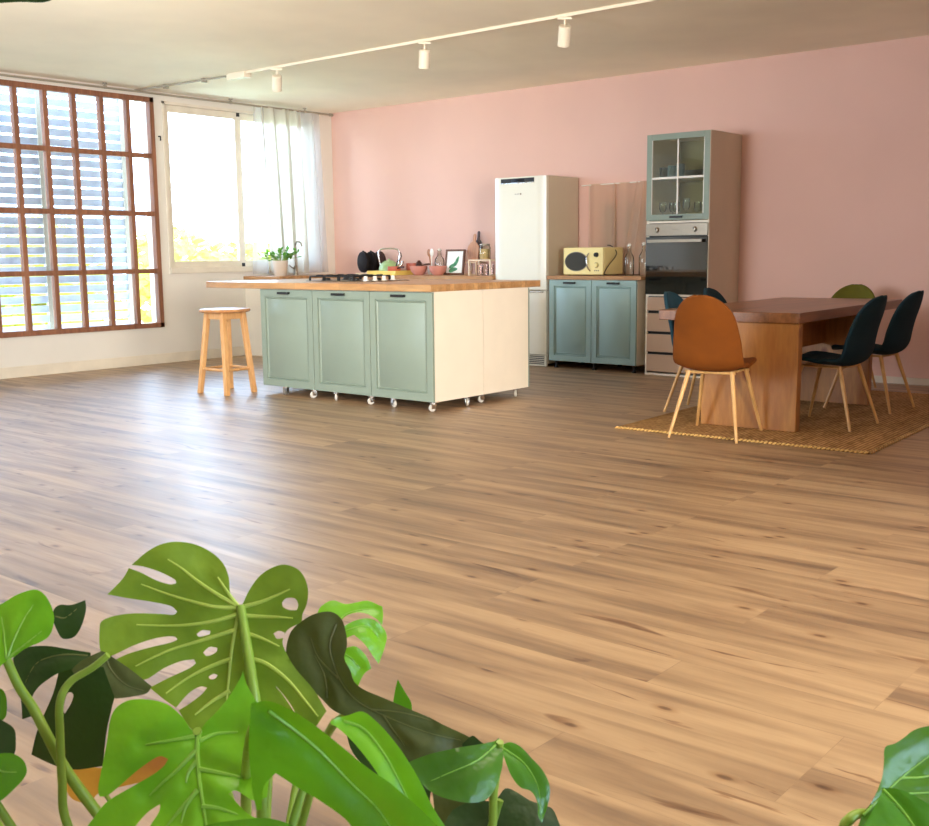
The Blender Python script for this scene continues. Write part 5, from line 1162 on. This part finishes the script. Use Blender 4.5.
# ------------------------------------------------------------------ light
w = bpy.data.worlds.new('sky'); bpy.context.scene.world = w; w.use_nodes = True
nt = w.node_tree; nt.nodes.clear()
bg = nt.nodes.new('ShaderNodeBackground'); wo = nt.nodes.new('ShaderNodeOutputWorld')
tc = nt.nodes.new('ShaderNodeTexCoord'); sx = nt.nodes.new('ShaderNodeSeparateXYZ')
nt.links.new(tc.outputs['Generated'], sx.inputs[0])
cr2 = nt.nodes.new('ShaderNodeValToRGB'); cr2.color_ramp.elements[0].position = 0.0; cr2.color_ramp.elements[0].color = (0.58,0.78,1,1)
cr2.color_ramp.elements[1].position = 0.7; cr2.color_ramp.elements[1].color = (0.42,0.66,1,1)
nt.links.new(sx.outputs['Z'], cr2.inputs[0]); nt.links.new(cr2.outputs[0], bg.inputs[0])
bg.inputs[1].default_value = WORLD
nt.links.new(bg.outputs[0], wo.inputs[0])

def area(name, loc, rot, sx_, sy_, power, color, portal=False, spread=None):
    l = bpy.data.lights.new(name, 'AREA'); l.shape = 'RECTANGLE'; l.size = sx_; l.size_y = sy_
    l.energy = power; l.color = color
    if spread: l.spread = spread
    if portal: l.cycles.is_portal = True
    o = bpy.data.objects.new(name, l); COL.objects.link(o); o.location = loc; o.rotation_euler = rot
    return o
# portals for the windows (area light -z points into the room)
area('portal_timber_window', (-0.21, (W1[0]+W1[1])/2, (W1[2]+W1[3])/2), (0, -PI/2, 0), W1[3]-W1[2], W1[1]-W1[0], 1, (1,1,1), True)
area('portal_bright_window', (-0.21, (W2[0]+W2[1])/2, (W2[2]+W2[3])/2), (0, -PI/2, 0), W2[3]-W2[2], W2[1]-W2[0], 1, (1,1,1), True)
for a, b_ in RWS:
    area('portal_rear_window', ((a+b_)/2, RY-0.21, 1.7), (PI/2, 0, 0), b_-a, 1.6, 1, (1,1,1), True)
area('portal_right_window', (RX+0.21, (RW[0]+RW[1])/2, 1.55), (0, PI/2, 0), 1.7, RW[1]-RW[0], 1, (1,1,1), True)
wl = area('warm_side_fill', (RX-0.2, -7.7, 1.5), (0, PI/2, 0), 1.6, 2.8, SIDE, (1.0, 0.91, 0.77), spread=math.radians(62))  # added warm fill, aimed to brighten the side of the island
wl.rotation_euler = (Vector((4.7, -3.0, 0.55))-wl.location).to_track_quat('-Z', 'Y').to_euler()
# unseen warm fills added overhead to brighten the foreground
for (x, y, p) in OVERHEAD_FILLS:
    area('overhead_fill', (x, y, H-0.12), (0, 0, 0), 1.4, 1.4, p, (1.0, 0.88, 0.70))
for (x, y, p) in UP_FILLS:
    ul = area('ceiling_fill', (x, y, 1.7), (PI, 0, 0), 1.4, 1.4, p, (1.0, 0.96, 0.90), spread=math.radians(130))  # unseen upward fill, added to brighten the ceiling
    ul.rotation_euler = (Vector((x*0.72, y*0.42, 3.6))-ul.location).to_track_quat('-Z', 'Y').to_euler()

# ------------------------------------------------------------------ camera
cd = bpy.data.cameras.new('camera'); cam = bpy.data.objects.new('camera', cd); COL.objects.link(cam)
cd.sensor_fit = 'HORIZONTAL'; cd.sensor_width = 36; cd.lens = 1079.50*36/929; cd.clip_start = 0.05; cd.clip_end = 300
yaw, pitch, roll = -0.69562655, 0.14627971, -0.01005774
F = Vector((math.sin(yaw)*math.cos(pitch), math.cos(yaw)*math.cos(pitch), -math.sin(pitch)))
R_ = F.cross(Vector((0,0,1))).normalized(); U_ = R_.cross(F)
R2, U2 = R_*math.cos(roll)+U_*math.sin(roll), -R_*math.sin(roll)+U_*math.cos(roll)
mt = Matrix((R2, U2, -F)).transposed().to_4x4(); mt.translation = Vector((9.80831242, -9.294006, 1.12))
cam.matrix_world = mt
cd.dof.use_dof = True; cd.dof.focus_distance = 5.0; cd.dof.aperture_fstop = 28
sc_ = bpy.context.scene; sc_.camera = cam
sc_.view_settings.view_transform = 'Standard'; sc_.view_settings.look = 'None'
sc_.view_settings.exposure = EXPO; sc_.view_settings.gamma = 1.0
sc_.cycles.use_denoising = True
sc_.cycles.max_bounces = 10; sc_.cycles.diffuse_bounces = 5; sc_.cycles.transparent_max_bounces = 24
sc_.cycles.sample_clamp_indirect = 8
sc_.cycles.sample_clamp_direct = 8.0
